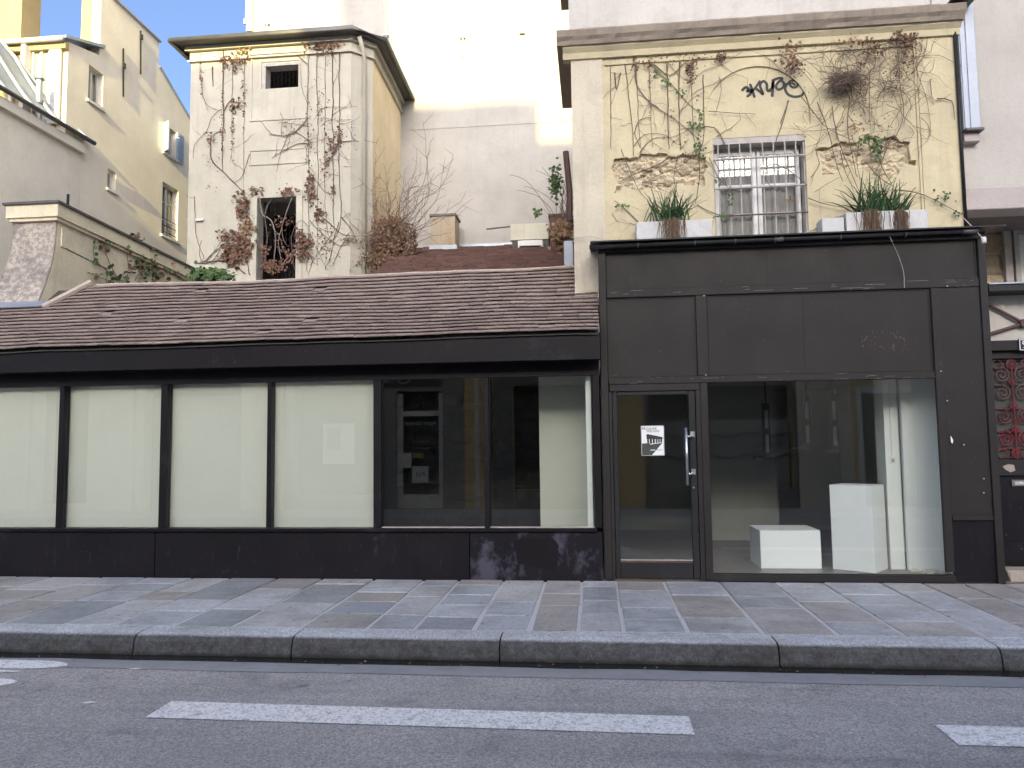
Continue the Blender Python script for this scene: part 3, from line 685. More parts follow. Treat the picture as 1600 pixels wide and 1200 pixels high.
# ================================================================== YELLOW BUILDING
YB = thing('yellow_building', 'yellow plastered building with cornice and barred window above the shopfront', 'building')
YF = .45
A = lambda px, py: ((PY(px, py, YF).x), PY(px, py, YF).z)
xw0, xw1 = -.175, 4.325
def jag(pts, amp, seed, n=9):
    out = []
    for i in range(len(pts)):
        a, b = pts[i], pts[(i+1) % len(pts)]
        for k in range(n):
            t = k/n; x, z = a[0]+(b[0]-a[0])*t, a[1]+(b[1]-a[1])*t
            f = lambda o: 1.5*noise.noise((x*5, z*5, seed+o))+1.0*noise.noise((x*14, z*14, seed+o+5))+.6*noise.noise((x*34, z*34, seed+o+9))
            out.append((x+amp*f(0), z+amp*f(3)))
    return out
patchL = jag([A(957, 246), A(1000, 243), A(1050, 241), A(1090, 238), A(1103, 250), A(1098, 288), A(1060, 291), A(1010, 298), A(958, 297)], .042, 1)
patchR = jag([A(1274, 232), A(1310, 222), A(1345, 216), A(1385, 214), A(1420, 222), A(1427, 262), A(1398, 272), A(1380, 283), A(1350, 262), A(1290, 270)], .045, 2)
wx0, wx1, wz0, wz1 = 1.50, 2.575, 4.03, 5.345
ac, ar = 2.035, .615; az = 5.575
arch = [(ac-ar, 5.46), (ac+ar, 5.46)] + [(ac+ar*math.cos(a), az+.03+ar*math.sin(a)) for a in [math.pi*k/20 for k in range(21)]]
outer = [(xw0, 3.2), (xw1, 3.2), (xw1, 6.45), (xw0, 6.45)]
win = [(wx0, wz0), (wx1, wz0), (wx1, wz1), (wx0, wz1)]
sk = lambda x, z: (x, YF, z)
MB().plate(outer, [patchL, patchR, arch, win], (0, .022, 0), sk).build('wall', 'yellow', YB)
MB().plate([(xw0+.001, 3.2), (xw1-.001, 3.2), (xw1-.001, 6.45), (xw0+.001, 6.45)], [win, [(x, z) for x, z in patchL], [(x, z) for x, z in patchR]], (0, .05, 0), lambda x, z: (x, YF+.0225, z)).build('inner_wall', 'yellow', YB)
MB().plate([(xw0+.001, 3.2), (xw1-.001, 3.2), (xw1-.001, 9), (xw0+.001, 9)], [win], (0, .35, 0), lambda x, z: (x, YF+.075, z)).build('masonry', 'mortar', YB)
# rubble stones in the bare patches
from mathutils.geometry import intersect_point_tri_2d
def inside(p, poly):
    c = False; n = len(poly)
    for i in range(n):
        (x1_, y1_), (x2_, y2_) = poly[i], poly[(i+1) % n]
        if (y1_ > p[1]) != (y2_ > p[1]) and p[0] < (x2_-x1_)*(p[1]-y1_)/(y2_-y1_)+x1_: c = not c
    return c
rs = random.Random(21)
for poly in (patchL, patchR):
    xs_ = [p[0] for p in poly]; zs_ = [p[1] for p in poly]
    # crumbled bedding: a rough surface that fills the hole
    m = MB(); n1, n2 = 90, 34; xa_, xb_, za_, zb_ = min(xs_)-.03, max(xs_)+.03, min(zs_)-.03, max(zs_)+.03; vs = []
    for j in range(n2+1):
        for i in range(n1+1):
            x, z = xa_+(xb_-xa_)*i/n1, za_+(zb_-za_)*j/n2
            vs.append((x, YF+.052-.036*noise.noise((x*7, z*13, 2))-.03*noise.noise((x*19, z*26, 4))-.018*noise.noise((x*44, z*50, 8)), z))
    m.add(vs, [(j*(n1+1)+i, j*(n1+1)+i+1, (j+1)*(n1+1)+i+1, (j+1)*(n1+1)+i) for j in range(n2) for i in range(n1)
               if inside((xa_+(xb_-xa_)*(i+.5)/n1, za_+(zb_-za_)*(j+.5)/n2), [(p[0], p[1]) for p in poly])])
    raw(m, 'crumbled_plaster', 'mortar', YB)
    for k in range(46):
        cx_, cz_ = rs.uniform(min(xs_), max(xs_)), rs.uniform(min(zs_), max(zs_)); ww, hh = rs.uniform(.05, .17), rs.uniform(.035, .085)
        if inside((cx_, cz_), poly) and inside((cx_-ww*.45, cz_), poly) and inside((cx_+ww*.45, cz_), poly):
            n = 8; m = MB(); d = rs.uniform(.02, .05); vs = []; tl_ = rs.uniform(-.25, .25)
            for ring, (k_, yy_) in enumerate(((1.0, YF+.078), (.92, YF+.07-d*.6), (.55, YF+.07-d))):
                for q in range(n):
                    a = 2*math.pi*q/n+tl_; rr = k_*(1+.45*noise.noise((cx_*9+q, cz_*9, ring*.4)))
                    vs.append((cx_+rr*ww*.5*math.cos(a), yy_+.02*noise.noise((cx_*30+q, cz_*20, ring)), cz_+rr*hh*.5*math.sin(a+tl_)))
            fs = [(r_*n+q, r_*n+(q+1) % n, (r_+1)*n+(q+1) % n, (r_+1)*n+q) for r_ in range(2) for q in range(n)]+[tuple(2*n+q for q in range(n))]
            m.add(vs, fs).build('stone', 'stone', YB)
# pilasters, frames and cornice
pl = A(945, 300)[0]; pr = A(1440, 260)[0]
bx('pilaster', 'yellow_grey', YB, xw0-.004, pl, YF-.035, YF-.001, 3.2, 6.42); bx('pilaster', 'yellow', YB, pr, xw1+.004, YF-.03, YF-.001, 3.2, 6.42)
bx('pilaster_base', 'yellow_grey', YB, xw0-.006, pl-.03, YF-.06, YF-.0355, 3.2, 4.10)
bx('frieze_lip', 'yellow', YB, pl+.001, pr-.001, YF-.02, YF-.001, 6.34, 6.42)
bx('frieze_lip', 'yellow', YB, pl+.001, pl+.03, YF-.018, YF-.001, 3.2, 6.339)
bx('frieze_lip', 'yellow', YB, pr-.03, pr-.001, YF-.018, YF-.001, 3.2, 6.339)
def cornice(name, sec, x0, x1, mat, seed, n=70, amp=.012):
    m = MB(); vs = []; s_ = len(sec)
    for k in range(n+1):
        x = x0+(x1-x0)*k/n
        for q, (yy_, zz_) in enumerate(sec):
            f = noise.noise((x*4.5, q*1.7, seed))+.6*noise.noise((x*14, q*1.7, seed)); vs.append((x, yy_+amp*f*(q not in (0, s_-1)), zz_+amp*f*(1.0 if q in (4, 5) else .5)))
    fs = [(k*s_+q, k*s_+(q+1) % s_, (k+1)*s_+(q+1) % s_, (k+1)*s_+q) for k in range(n) for q in range(s_)]+[tuple(range(s_)), tuple(n*s_+q for q in range(s_))]
    return m.add(vs, fs).build(name, mat, YB)
cornice('cornice_bed', [(YF+.05, 6.42), (YF-.06, 6.42), (YF-.075, 6.49), (YF-.12, 6.535), (YF-.12, 6.555), (YF+.05, 6.555)], xw0-.1, xw1+.03, 'yellow', 3, 50, .004)
cornice('cornice', [(YF+.1, 6.556), (YF-.15, 6.556), (YF-.17, 6.60), (YF-.20, 6.64), (YF-.215, 6.71), (YF-.19, 6.735), (YF+.1, 6.75)], xw0-.17, xw1+.05, 'cornice', 5)
bx('cornice_return', 'cornice', YB, xw0-.17, xw0-.002, YF+.1, YF+1.6, 6.556, 6.735)
MB().prism([(xw1-.12, YF-.26, 6.75), (xw1+.16, YF-.26, 6.755), (xw1+.16, YF+.1, 6.78), (xw1-.12, YF+.1, 6.775)], (0, 0, .012)).build('cornice_flashing', 'zincdark', YB)
bx('upper_wall', 'upper', YB, pl-.02, pr+.2, YF+.0, YF+.07, 6.70, 9.5)
bx('upper_pilaster', 'upper', YB, xw0-.02, pl-.021, YF-.05, YF+.07, 6.70, 9.5); bx('upper_pilaster', 'upper', YB, pr+.201, xw1-.05, YF-.03, YF+.07, 6.70, 9.5)
bx('upper_band', 'cornice', YB, xw0-.13, xw0-.021, YF-.06, YF+.6, 7.45, 7.75)
bx('side_wall', 'yellow_grey', YB, xw0, xw0+.05, YF+.43, 10.0, 3.2, 9.5); bx('side_wall', 'yellow_grey', YB, xw1-.05, xw1, YF+.43, 10.0, 3.2, 9.5)
# window
wn_ = thing('barred_window', None, None); wn_.parent = YB
for a in ((wx0, wx0+.02, .474, .62, wz0, wz1), (wx1-.02, wx1, .474, .62, wz0, wz1)): bx('reveal', 'greywood', wn_, a[0]+.0015, a[1]-.0015, a[2], a[3], a[4], a[5])
bx('lintel_board', 'greywood', wn_, wx0+.002, wx1-.002, .455, .62, wz1-.075, wz1-.002)
cx_ = (wx0+wx1)/2
for a, b in ((wx0+.03, wx0+.085), (cx_-.055, cx_-.003), (cx_+.003, cx_+.055), (wx1-.085, wx1-.03)): cb('casement_stile', 'offwhite', wn_, a, b, .60, .64, wz0+.05, wz1-.12, c=.005)
for a, b in ((wx0+.085, cx_-.055), (cx_+.055, wx1-.085)):
    for z in (wz0+.05, wz0+.40, wz0+.76, wz1-.17): cb('glazing_bar', 'offwhite', wn_, a+.001, b-.001, .605, .635, z, z+(.05 if z in (wz0+.05, wz1-.17) else .025), c=.004)
    for z0_, z1_ in ((wz0+.10, wz0+.40), (wz0+.425, wz0+.76), (wz0+.785, wz1-.17)): bx('pane', 'glass_small', wn_, a+.001, b-.001, .618, .622, z0_, z1_)
bx('head_frame', 'greywood', wn_, wx0+.025, wx1-.025, .61, .65, wz1-.119, wz1-.077)
cm = MB(); nn = 40
vs = [(wx0+.05+(wx1-wx0-.1)*i/nn, .69+.012*math.sin(i*1.7)+.008*math.sin(i*.6), z) for z in (wz0+.02, wz1-.08) for i in range(nn+1)]
cm.add(vs, [(i, i+1, nn+2+i, nn+1+i) for i in range(nn)]); raw(cm, 'curtain', 'curtain', wn_)
bx('room_back', 'int_dark', wn_, wx0+.0, wx1+.0, .84, .86, wz0, wz1)
bx('sill', 'greywood', wn_, wx0+.002, wx1-.002, .40, .60, wz0-.03, wz0+.045)
for px_ in (1124, 1141, 1158, 1175, 1194, 1211, 1229, 1246):
    x = PY(px_, 300, .44).x; MB().tube([(x, .44, wz0+.046), (x, .44, wz1-.08)], .0085, 6).build('window_bar', 'greywood', wn_)
for py_ in (246, 292, 335):
    z = PY(1190, py_, .43).z; MB().tube([(wx0-.0+.003, .43, z), (wx1-.003, .43, z+.004)], .013 if py_ < 300 else .009, 6).build('cross_bar', 'oldwood' if py_ > 300 else 'greywood', wn_)
# graffiti tag
gf = MB(); Gp = lambda u, v: A(1140+u/7.273, 90+v/7.273)
for st, w in (([(150, 360), (185, 330), (215, 345), (205, 375), (245, 360), (240, 400), (210, 430)], 26), ([(240, 300), (262, 360), (285, 435)], 24), ([(345, 262), (300, 330), (235, 400)], 22),
              ([(300, 340), (345, 375), (385, 405), (350, 310), (385, 260), (425, 290), (430, 350), (445, 372), (470, 350)], 24), ([(460, 370), (490, 330), (500, 250), (495, 330), (490, 425)], 26), ([(495, 250), (560, 225), (605, 230), (560, 270), (530, 320), (560, 355), (610, 330), (620, 280), (600, 260)], 24),
              ([(620, 290), (660, 290), (690, 260)], 20), ([(735, 250), (775, 270), (770, 320), (725, 330), (690, 300), (700, 255), (735, 250)], 22), ([(715, 285), (740, 290), (745, 305)], 18), ([(660, 290), (635, 340), (660, 400), (710, 430), (770, 435), (830, 415), (860, 350), (868, 300), (850, 272)], 24)):
    ribbon(gf, [Gp(*p) for p in st], w*1.25/7.273/130, YF+.0195)
o = raw(gf, 'graffiti_tag', 'blackink'); tag(o, 'black sprayed graffiti tag under the arch above the barred window', 'graffiti')

# ================================================================== RIGHT NEIGHBOUR
NB = thing('neighbour_building', 'pinkish grey rendered building with a jutting upper floor at the right edge', 'building')
NY = .50; nx0 = xw1+.006
B = lambda px, py: PY(px, py, NY)
zs1, zs0 = B(1550, 293).z, B(1550, 328).z
bx('upper_wall', 'pink', NB, nx0, 9, NY, NY+.3, zs1, 9.5)
cb('jetty_band', 'pinkband', NB, nx0, 9, NY-.03, NY+.3, zs0, zs1-.001, c=.01)
bx('jetty_soffit', 'soffit', NB, nx0, 9, NY+.301, 1.75, zs0+.03, zs0+.08)
bx('recessed_wall', 'mortar', NB, nx0, 9, 1.7, 1.9, 2.2, zs0+.03)
rs = random.Random(5)
for r_ in range(4):
    x = nx0+.02
    for k in range(3):
        w = rs.uniform(.28, .42)
        MB().slab(0, w-.02, 0, .26, 0, rs.uniform(.03, .06), .03).build('stone', 'stone', NB).matrix_world = Matrix.Translation((x, 1.699, 3.25+r_*.29)) @ Matrix.Rotation(R(90), 4, 'X')
        x += w
fx = PY(1572, 420, 1.6).x
for a in ((fx, fx+.09, 1.6, 1.69, 3.2, 4.55), (fx+.11, fx+.17, 1.58, 1.64, 3.2, 4.4), (fx+.171, fx+1.4, 1.58, 1.64, 4.34, 4.4)): bx('window_frame', 'greywood', NB, *a)
bx('window_pane', 'glass_small', NB, fx+.171, fx+1.3, 1.60, 1.605, 3.2, 4.339); bx('window_blind', 'whitewall', NB, fx+.171, fx+1.3, 1.66, 1.68, 3.2, 4.339)
# grey casing with a ledge
sh = thing('metal_casing', None, None); sh.parent = NB
q = [PY(1478, 0, .42), PY(1528, 0, .42)]; zz = PY(1510, 204, .42).z
cb('casing_face', 'bluegrey', sh, nx0+.002, PY(1529, 150, .42).x, .40, NY-.001, zz, 9.0, c=.01)
for px_ in (1503, 1512): x = PY(px_, 120, .40).x; bx('casing_rib', 'bluegrey', sh, x, x+.025, .385, .3995, zz, 9.0)
cb('casing_ledge', 'zincdark', sh, nx0-.0+.002, PY(1537, 204, .36).x, .33, NY-.001, zz-.03, zz-.001, c=.004)
cb('casing_sill', 'pinkband', sh, nx0+.002, PY(1531, 210, .4).x, .40, NY-.001, zz-.14, zz-.031, c=.008)
MB().tube([(nx0-.03, .40, 4.0), (nx0-.03, .40, 6.5)], .02, 8).build('drain_pipe', 'dark', NB, True)
# entrance under it
DY = .20; D = lambda px, py: PY(px, py, DY)
dx0 = X1+.012; zbm = D(1570, 452).z; ztr = D(1570, 462).z
cb('porch_beam', 'dark', NB, dx0, 7, .0, .5, ztr+.015, zbm+.02, c=.006)
bx('beam_cap', 'zinc', NB, dx0, 7, -.02, .5, zbm+.0205, zbm+.035)
zlt = D(1575, 532).z; zlb = D(1575, 548).z
bx('transom_panel', 'pink', NB, dx0, 7, DY+.07, DY+.12, zlt, ztr+.014)
p00 = (dx0, DY+.03, D(1548, 466).z); pmid = PY(1600, 505, DY+.03)
for (a, b) in ((p00, tuple(pmid)), ((dx0, DY+.03, zlt+.05), tuple(pmid)), (tuple(pmid), (pmid.x+.6, DY+.03, p00[2])), (tuple(pmid), (pmid.x+.6, DY+.03, zlt+.05))):
    MB().tube([a, b], .018, 6).build('transom_brace', 'oldwood', NB)
MB().tube([(pmid.x, DY+.0, pmid.z), (pmid.x, DY+.06, pmid.z)], .05, 10).build('brace_boss', 'oldwood', NB)
cb('door_lintel', 'iron', NB, dx0, 7, DY-.03, DY+.1, zlb, zlt-.001, c=.006)
np_ = D(1590, 540); pz = (zlt+zlb)/2
nb = bx('number_plate', 'blackink', None, np_.x-.01, np_.x+.30, DY-.045, DY-.032, pz-.065, pz+.065); tag(nb, 'black house number plate with white rim on the lintel at the right edge', 'sign')
for a in ((np_.x-.004, np_.x+.294, pz+.052, pz+.059), (np_.x-.004, np_.x+.294, pz-.059, pz-.052), (np_.x-.004, np_.x+.004, pz-.051, pz+.051), (np_.x+.286, np_.x+.294, pz-.051, pz+.051)):
    bx('rim', 'whiteprint', nb, a[0], a[1], DY-.0465, DY-.0455, a[2], a[3])
text('9', 'whiteprint', np_.x+.05, DY-.047, pz, .12, nb)
ed = thing('entrance_door', None, None); ed.parent = NB
zg1, zg0 = D(1575, 560).z, D(1580, 718).z; zd0 = D(1585, 886).z
bx('door_jamb', 'iron', NB, dx0, dx0+.06, DY-.0, DY+.12, zd0, zlb-.001)
bx('grille_back', 'int_dark', ed, dx0+.061, 6.2, DY+.10, DY+.12, zg0, zlb-.001)
cb('top_rail', 'iron', ed, dx0+.061, 6.2, DY+.03, DY+.099, zg1, zlb-.001); cb('mid_rail', 'iron', ed, dx0+.061, 6.2, DY+.02, DY+.099, zg0-.18, zg0, c=.01)
bx('lower_panel', 'riser', ed, dx0+.061, 6.2, DY+.05, DY+.099, zd0+.25, zg0-.181)
cb('bottom_rail', 'riser', ed, dx0+.061, 6.2, DY+.03, DY+.0995, zd0, zd0+.249, c=.01)
MB().prism([(dx0+.14, DY+.0185, zg0-.075), (dx0+.2, DY+.0185, zg0-.05), (dx0+.26, DY+.0185, zg0-.06), (dx0+.27, DY+.0185, zg0-.12), (dx0+.22, DY+.0185, zg0-.14), (dx0+.17, DY+.0185, zg0-.11)], (0, .001, 0)).build('paint_chip', 'step', ed)
lx, lz = D(1583, 755).x, D(1583, 755).z
cb('letter_plate', 'alu', ed, lx, lx+.3, DY+.03, DY+.049, lz-.035, lz+.035, c=.004); bx('letter_flap', 'greywood', ed, lx+.03, lx+.27, DY+.026, DY+.0295, lz-.018, lz+.018)
cb('door_step', 'step', NB, X1+.02, 7, -.02, .4, .18, zd0-.002, c=.03)
# red ironwork: bars, scrolls, rosettes
gx0 = dx0+.09; gw = .45; gy = DY+.06
def circ(cx, cz, r, n=16, a0=0, a1=2*math.pi): return [(cx+r*math.cos(a0+(a1-a0)*k/n), gy, cz+r*math.sin(a0+(a1-a0)*k/n)) for k in range(n+1)]
def spiral(cx, cz, r, turns, sgn, a0): return [(cx+r*(1-.82*k/28)*math.cos(a0+sgn*turns*2*math.pi*k/28), gy, cz+r*(1-.82*k/28)*math.sin(a0+sgn*turns*2*math.pi*k/28)) for k in range(29)]
for k in range(2):
    gxa = gx0+k*(gw+.03); cxg = gxa+gw/2
    MB().tube([(cxg, gy, zg0), (cxg, gy, zg1)], .011, 6).build('grille_bar', 'redgrille', ed)
    for x in (gxa, gxa+gw): MB().tube([(x, gy, zg0), (x, gy, zg1)], .009, 6).build('grille_bar', 'redgrille', ed)
    H_g = zg1-zg0
    for t in (.015, .105, .27, .50, .73, .90, .985):
        z = zg0+H_g*t; MB().tube([(gxa, gy+.012, z), (gxa+gw, gy+.012, z)], .008, 6).build('grille_bar', 'redgrille' if t < .6 else 'iron', ed)
    for t in (.06, .30, .53, .77, .945):
        z = zg0+H_g*t; m = MB()
        for q_ in range(6): m.tube(circ(cxg+.025*math.cos(q_*1.047), z+.025*math.sin(q_*1.047), .016, 8), .007, 5)
        m.build('rosette', 'redgrille', ed)
    for t in (.20, .42, .66, .84):
        z = zg0+H_g*t
        for s_ in (-1, 1):
            c_ = cxg+s_*.105
            MB().tube(spiral(c_, z, .085, 1.9, s_, math.pi/2), .0095, 5).build('scroll', 'redgrille' if t < .5 else 'oldwood', ed)
    for t in (.055, .945):
        z = zg0+H_g*t
        for s_ in (-1, 0, 1): MB().tube(circ(cxg+s_*.15, z, .05, 14), .008, 5).build('ring', 'redgrille', ed)

# ================================================================== BUTTRESS WALL ON THE LEFT
BW = thing('buttress_wall', 'cream wall with dark coping and a grimy flared pier rising through the tiled roof', 'wall')
bx1 = -7.31; bx0 = -7.93
prof = [(.90, 4.86), (.90, 4.75), (.885, 4.5), (.85, 4.3), (.79, 4.1), (.72, 3.9), (.64, 3.72), (.56, 3.55), (.53, 3.2), (1.3, 3.2), (1.3, 4.86)]
n = 14; m = MB(); vs = []; sp = []
def flare(z): return .03+.20*max(0, (4.5-z))**1.6*.8
fine = []
for i in range(8):
    for k in range(4): t = k/4; fine.append((prof[i][0]*(1-t)+prof[i+1][0]*t, prof[i][1]*(1-t)+prof[i+1][1]*t))
fine.append(prof[8])
cols_ = 10; vs = []
for (y, z) in fine:
    xl = bx0-flare(z)
    for k in range(cols_+1):
        x = xl+(bx1-xl)*k/cols_; vs.append((x, y+.012*noise.noise((x*6, z*6, 3)), z))
nr = len(fine); fs = [(r_*(cols_+1)+k, r_*(cols_+1)+k+1, (r_+1)*(cols_+1)+k+1, (r_+1)*(cols_+1)+k) for r_ in range(nr-1) for k in range(cols_)]
o_ = len(vs); vs += [(bx0-flare(z), 1.4, z) for y, z in fine]; fs += [(r_*(cols_+1), (r_+1)*(cols_+1), o_+r_+1, o_+r_) for r_ in range(nr-1)]
m.add(vs, fs).build('pier', 'pier', BW, True)
wend = PX(312, 425, bx1)
side = [(y+.03, z) for y, z in fine] + [(5.2, 3.2), (5.2, 4.72), (1.0, 4.86)]
MB().prism([(bx1, y+.0, z) for y, z in side], (-.25, 0, 0)).build('wall', 'butt', BW)
yA, zA = .80, 5.10; yE, zE = 5.1, 4.96
cp = MB()
def copebox(x0, x1, off, z_lo, z_hi):
    y0 = .90-off
    cp.add([(x0-off, y0, zA-z_lo), (x1+off, y0, zA-z_lo), (x1+off, yE, zE-z_lo), (x0-off, yE, zE-z_lo), (x0-off, y0, zA-z_hi), (x1+off, y0, zA-z_hi), (x1+off, yE, zE-z_hi), (x0-off, yE, zE-z_hi)],
           [(0, 1, 2, 3), (7, 6, 5, 4), (0, 4, 5, 1), (1, 5, 6, 2), (2, 6, 7, 3), (3, 7, 4, 0)])
copebox(bx0, bx1, .075, .02, .20); copebox(bx0, bx1, .045, .2001, .245)
cp.build('coping', 'butt', BW)
cp = MB(); copebox(bx0, bx1, .11, -.012, .0195); cp.build('coping_sheet', 'zincdark', BW)
cp = MB(); 
pa, pb = (bx1+.012, 1.05, 4.62), (bx1+.012, 1.05, 4.36)
MB().box(bx1, bx1+.02, 1.0, 1.09, 4.52, 4.80).build('key_block', 'butt', BW)
MB().tube([(bx1+.004, 1.1, 4.52), (bx1+.004, 2.0, 4.44), (bx1+.004, 2.02, 3.7)], .012, 4).build('panel_crease', 'pier', BW)
MB().tube([(bx1-.1, 1.25, 5.05), (bx1-.1, 1.25, 5.35)], .02, 6).build('stub_pipe', 'dark', BW)
MB().lathe if False else None
MB().prism([(-7.72, .95, 5.09), (-7.58, .95, 5.09), (-7.60, .95, 5.13), (-7.65, .95, 5.165), (-7.70, .95, 5.13)], (0, .12, 0)).build('coping_cap', 'zinc', BW)
# flashing where the pier meets the tiles
fl_ = MB(); a = [roof_pt(x, .635, .05) for x in (-8.4, -7.12)]; b = [roof_pt(x, .72, .05) for x in (-7.12, -8.4)]
fl_.prism(a+b, (0, -.01, .012)).build('lead_flashing', 'zinc', BW)
MB().tube([roof_pt(-7.13, .63, .05), roof_pt(-6.98, .80, .06), roof_pt(-6.80, 1.0, .07)], .04, 6).build('mortar_fillet', 'ridge', BW)

# ================================================================== TOWER
TW_ = thing('cream_tower', 'cream rendered stair tower with chamfered corner, dark openings and bare vines', 'tower')
TY = 7.0; YWALL = 10.2
T = lambda px, py: (PY(px, py, TY).x, PY(px, py, TY).z)
tl = -8.86; tr = -5.14; ca = .38; tzt = 10.62
o1 = [T(408, 140)[0], T(466, 140)[0], T(430, 138)[1], T(430, 96)[1]]
o2 = [T(402, 360)[0], T(463, 360)[0], 5.3, T(430, 309)[1]]
hole = lambda q: [(q[0], q[2]), (q[1], q[2]), (q[1], q[3]), (q[0], q[3])]
MB().plate([(tl, 2.5), (tr, 2.5), (tr, tzt), (tl, tzt)], [hole(o1), hole(o2)], (0, .3, 0), lambda x, z: (x, TY, z)).build('wall', 'tower', TW_)
MB().prism([(tr, TY, 2.5), (tr+ca, TY+ca, 2.5), (tr+ca, TY+ca, tzt), (tr, TY, tzt)], (-.2, .2, 0)).build('corner_wall', 'tower', TW_)
MB().prism([(tr+ca, TY+ca+.001, 2.5), (tr+ca-.08, YWALL, 2.5), (tr+ca-.08, YWALL, tzt), (tr+ca, TY+ca+.001, tzt)], (-.2, 0, 0)).build('side_wall', 'tower_side', TW_)
bx('wall_return', 'tower', TW_, tl, tl+.2, TY+.301, YWALL, 2.5, tzt)
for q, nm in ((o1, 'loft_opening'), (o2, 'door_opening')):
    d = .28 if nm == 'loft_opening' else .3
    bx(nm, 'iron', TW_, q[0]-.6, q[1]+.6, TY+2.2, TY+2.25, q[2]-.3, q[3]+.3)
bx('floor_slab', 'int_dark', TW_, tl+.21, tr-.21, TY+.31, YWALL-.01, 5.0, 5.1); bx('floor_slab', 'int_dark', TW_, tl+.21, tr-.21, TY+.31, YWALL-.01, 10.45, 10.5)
for q, nm in (): pass
bx('opening_lining', 'greywood', TW_, o1[0]+.001, o1[0]+.09, TY+.02, TY+.28, o1[2], o1[3]-.001); bx('opening_lining', 'greywood', TW_, o1[0]+.091, o1[1]-.001, TY+.02, TY+.28, o1[3]-.09, o1[3]-.001)
for a in ((o2[0]-.13, o2[0]-.001, o2[2], o2[3]+.13), (o2[1]+.001, o2[1]+.14, o2[2], o2[3]+.13), (o2[0], o2[1], o2[3]+.001, o2[3]+.13)): bx('door_surround', 'tower', TW_, a[0], a[1], TY-.03, TY-.001, a[2], a[3])
# chicken wire across the openings
for q in (o1, o2):
    m = MB(); y = TY+.05
    xx = q[0]; i = 0; s = .11
    while xx < q[1]-.01:
        pts = []; z = q[2]; k = 0
        while z < q[3]: pts.append((min(q[1], max(q[0], xx+(s*.35 if (k+i) % 2 else 0))), y, z)); z += s*.6; k += 1
        m.tube(pts, .0018, 3, False); xx += s*.8; i += 1
    raw(m, 'wire_mesh', 'stem_grey', TW_)['kind'] = 'stuff'
def frame2(x0, x1, z0, z1, w, mat, d=.02):
    for a in ((x0, x1, z0, z0+w), (x0, x1, z1-w, z1), (x0, x0+w, z0+w, z1-w), (x1-w, x1, z0+w, z1-w)): bx('panel_moulding', mat, TW_, a[0]+.0005, a[1]-.0005, TY-d, TY-.001, a[2]+.0005, a[3]-.0005)
fA = (T(391, 130)[0], T(480, 130)[0], T(430, 188)[1], T(430, 84)[1]); frame2(*fA, .05, 'tower')
fB = (T(389, 240)[0], T(479, 240)[0], T(430, 257)[1], T(430, 232)[1]); frame2(*fB, .04, 'tower')
# frieze, eaves, roof
def path_off(o): return [(tl-o, TY-o), (tr+o*.41, TY-o), (tr+ca+o, TY+ca-o*.41), (tr+ca-.08+o, YWALL-.002)]
def band(name, o, z0, z1, mat, inner=-.05):
    P = path_off(o); Q = path_off(inner); m = MB()
    poly = P+list(reversed(Q)); m.prism([(x, y, z0) for x, y in poly], (0, 0, z1-z0)); 
    return m.build(name, mat, TW_)
band('frieze', .06, 10.36, 10.40, 'tower'); band('frieze', .02, 10.401, 10.60, 'tower'); band('cornice', .10, 10.601, 10.70, 'tower')
P = path_off(.30); m = MB(); ap = [(-7.6, 8.8, 11.25), (-6.3, 8.8, 11.25), (-6.3, YWALL-.003, 11.25)]
base = [(x, y, 10.74) for x, y in P]; low = [(x, y, 10.701) for x, y in P]
bl_ = (tl-.30, YWALL-.003, 10.74)
m.add(base+[bl_]+ap, [(0, 1, 6, 5), (1, 2, 6), (2, 3, 7, 6), (0, 5, 4), (4, 5, 6, 7)]); m.build('roof', 'zincdark', TW_)
band('eaves_board', .28, 10.7005, 10.738, 'zincdark', -.02)
gq = path_off(.33); MB().tube([(x, y, 10.735) for x, y in gq], .055, 8).build('gutter', 'zincdark', TW_, True)
gqq = [( tl-.33, TY-.33, 10.735), (tl-.33, YWALL-.01, 10.735)]; MB().tube(gqq, .055, 8).build('gutter', 'zincdark', TW_, True)
dpx = PY(565, 250, TY+.02).x; MB().tube([(dpx+.02, TY-.03+.2, 2.6), (dpx, TY-.03+.2, 10.4), (dpx-.03, TY-.1, 10.66)], .05, 10).build('downpipe', 'tower', TW_, True)
bx('wall_bracket', 'offwhite', TW_, T(307, 345)[0], T(319, 345)[0], TY-.06, TY-.001, T(312, 346)[1], T(312, 343)[1])

# ================================================================== WHITE GABLE BEHIND
WG = thing('white_gable_building', 'tall white party wall behind the roofs, sunlit in its upper part', 'building')
gxl = PY(397, 40, YWALL).x
bx('wall', 'white_wall', WG, gxl, 9, YWALL, YWALL+.5, 2.5, 24)
bx('back', 'white_wall', WG, gxl, 9, YWALL+.501, YWALL+8, 2.5, 23)
bx('wall_ledge', 'white_wall', WG, PY(640, 190, YWALL).x, PY(890, 185, YWALL).x, YWALL-.012, YWALL-.001, 9.9, 9.93)
ob = PY(392, 14, YWALL-.1)
for a in ((gxl-.22, gxl-.002, 13.05, 13.2), (gxl-.15, gxl-.002, 12.85, 13.049), (gxl-.18, gxl-.002, 13.201, 13.9)): bx('corner_bracket', 'offwhite', WG, a[0], a[1], YWALL-.15, YWALL+.2, a[2], a[3])
for px_, pt, pb_, pk in ((603, 35, 73, 55), (723, 58, 88, 58), (816, 30, 52, 51), (417, 32, 56, 37)):
    a, b, c_ = PY(px_, pt, YWALL-.05), PY(px_, pb_, YWALL-.05), PY(px_, pk, YWALL-.05)
    MB().tube([a, b], .018, 6).build('wall_tie', 'offwhite', WG); bx('wall_tie_cap', 'offwhite', WG, c_.x-.07, c_.x+.07, YWALL-.09, YWALL-.02, c_.z-.02, c_.z+.02)

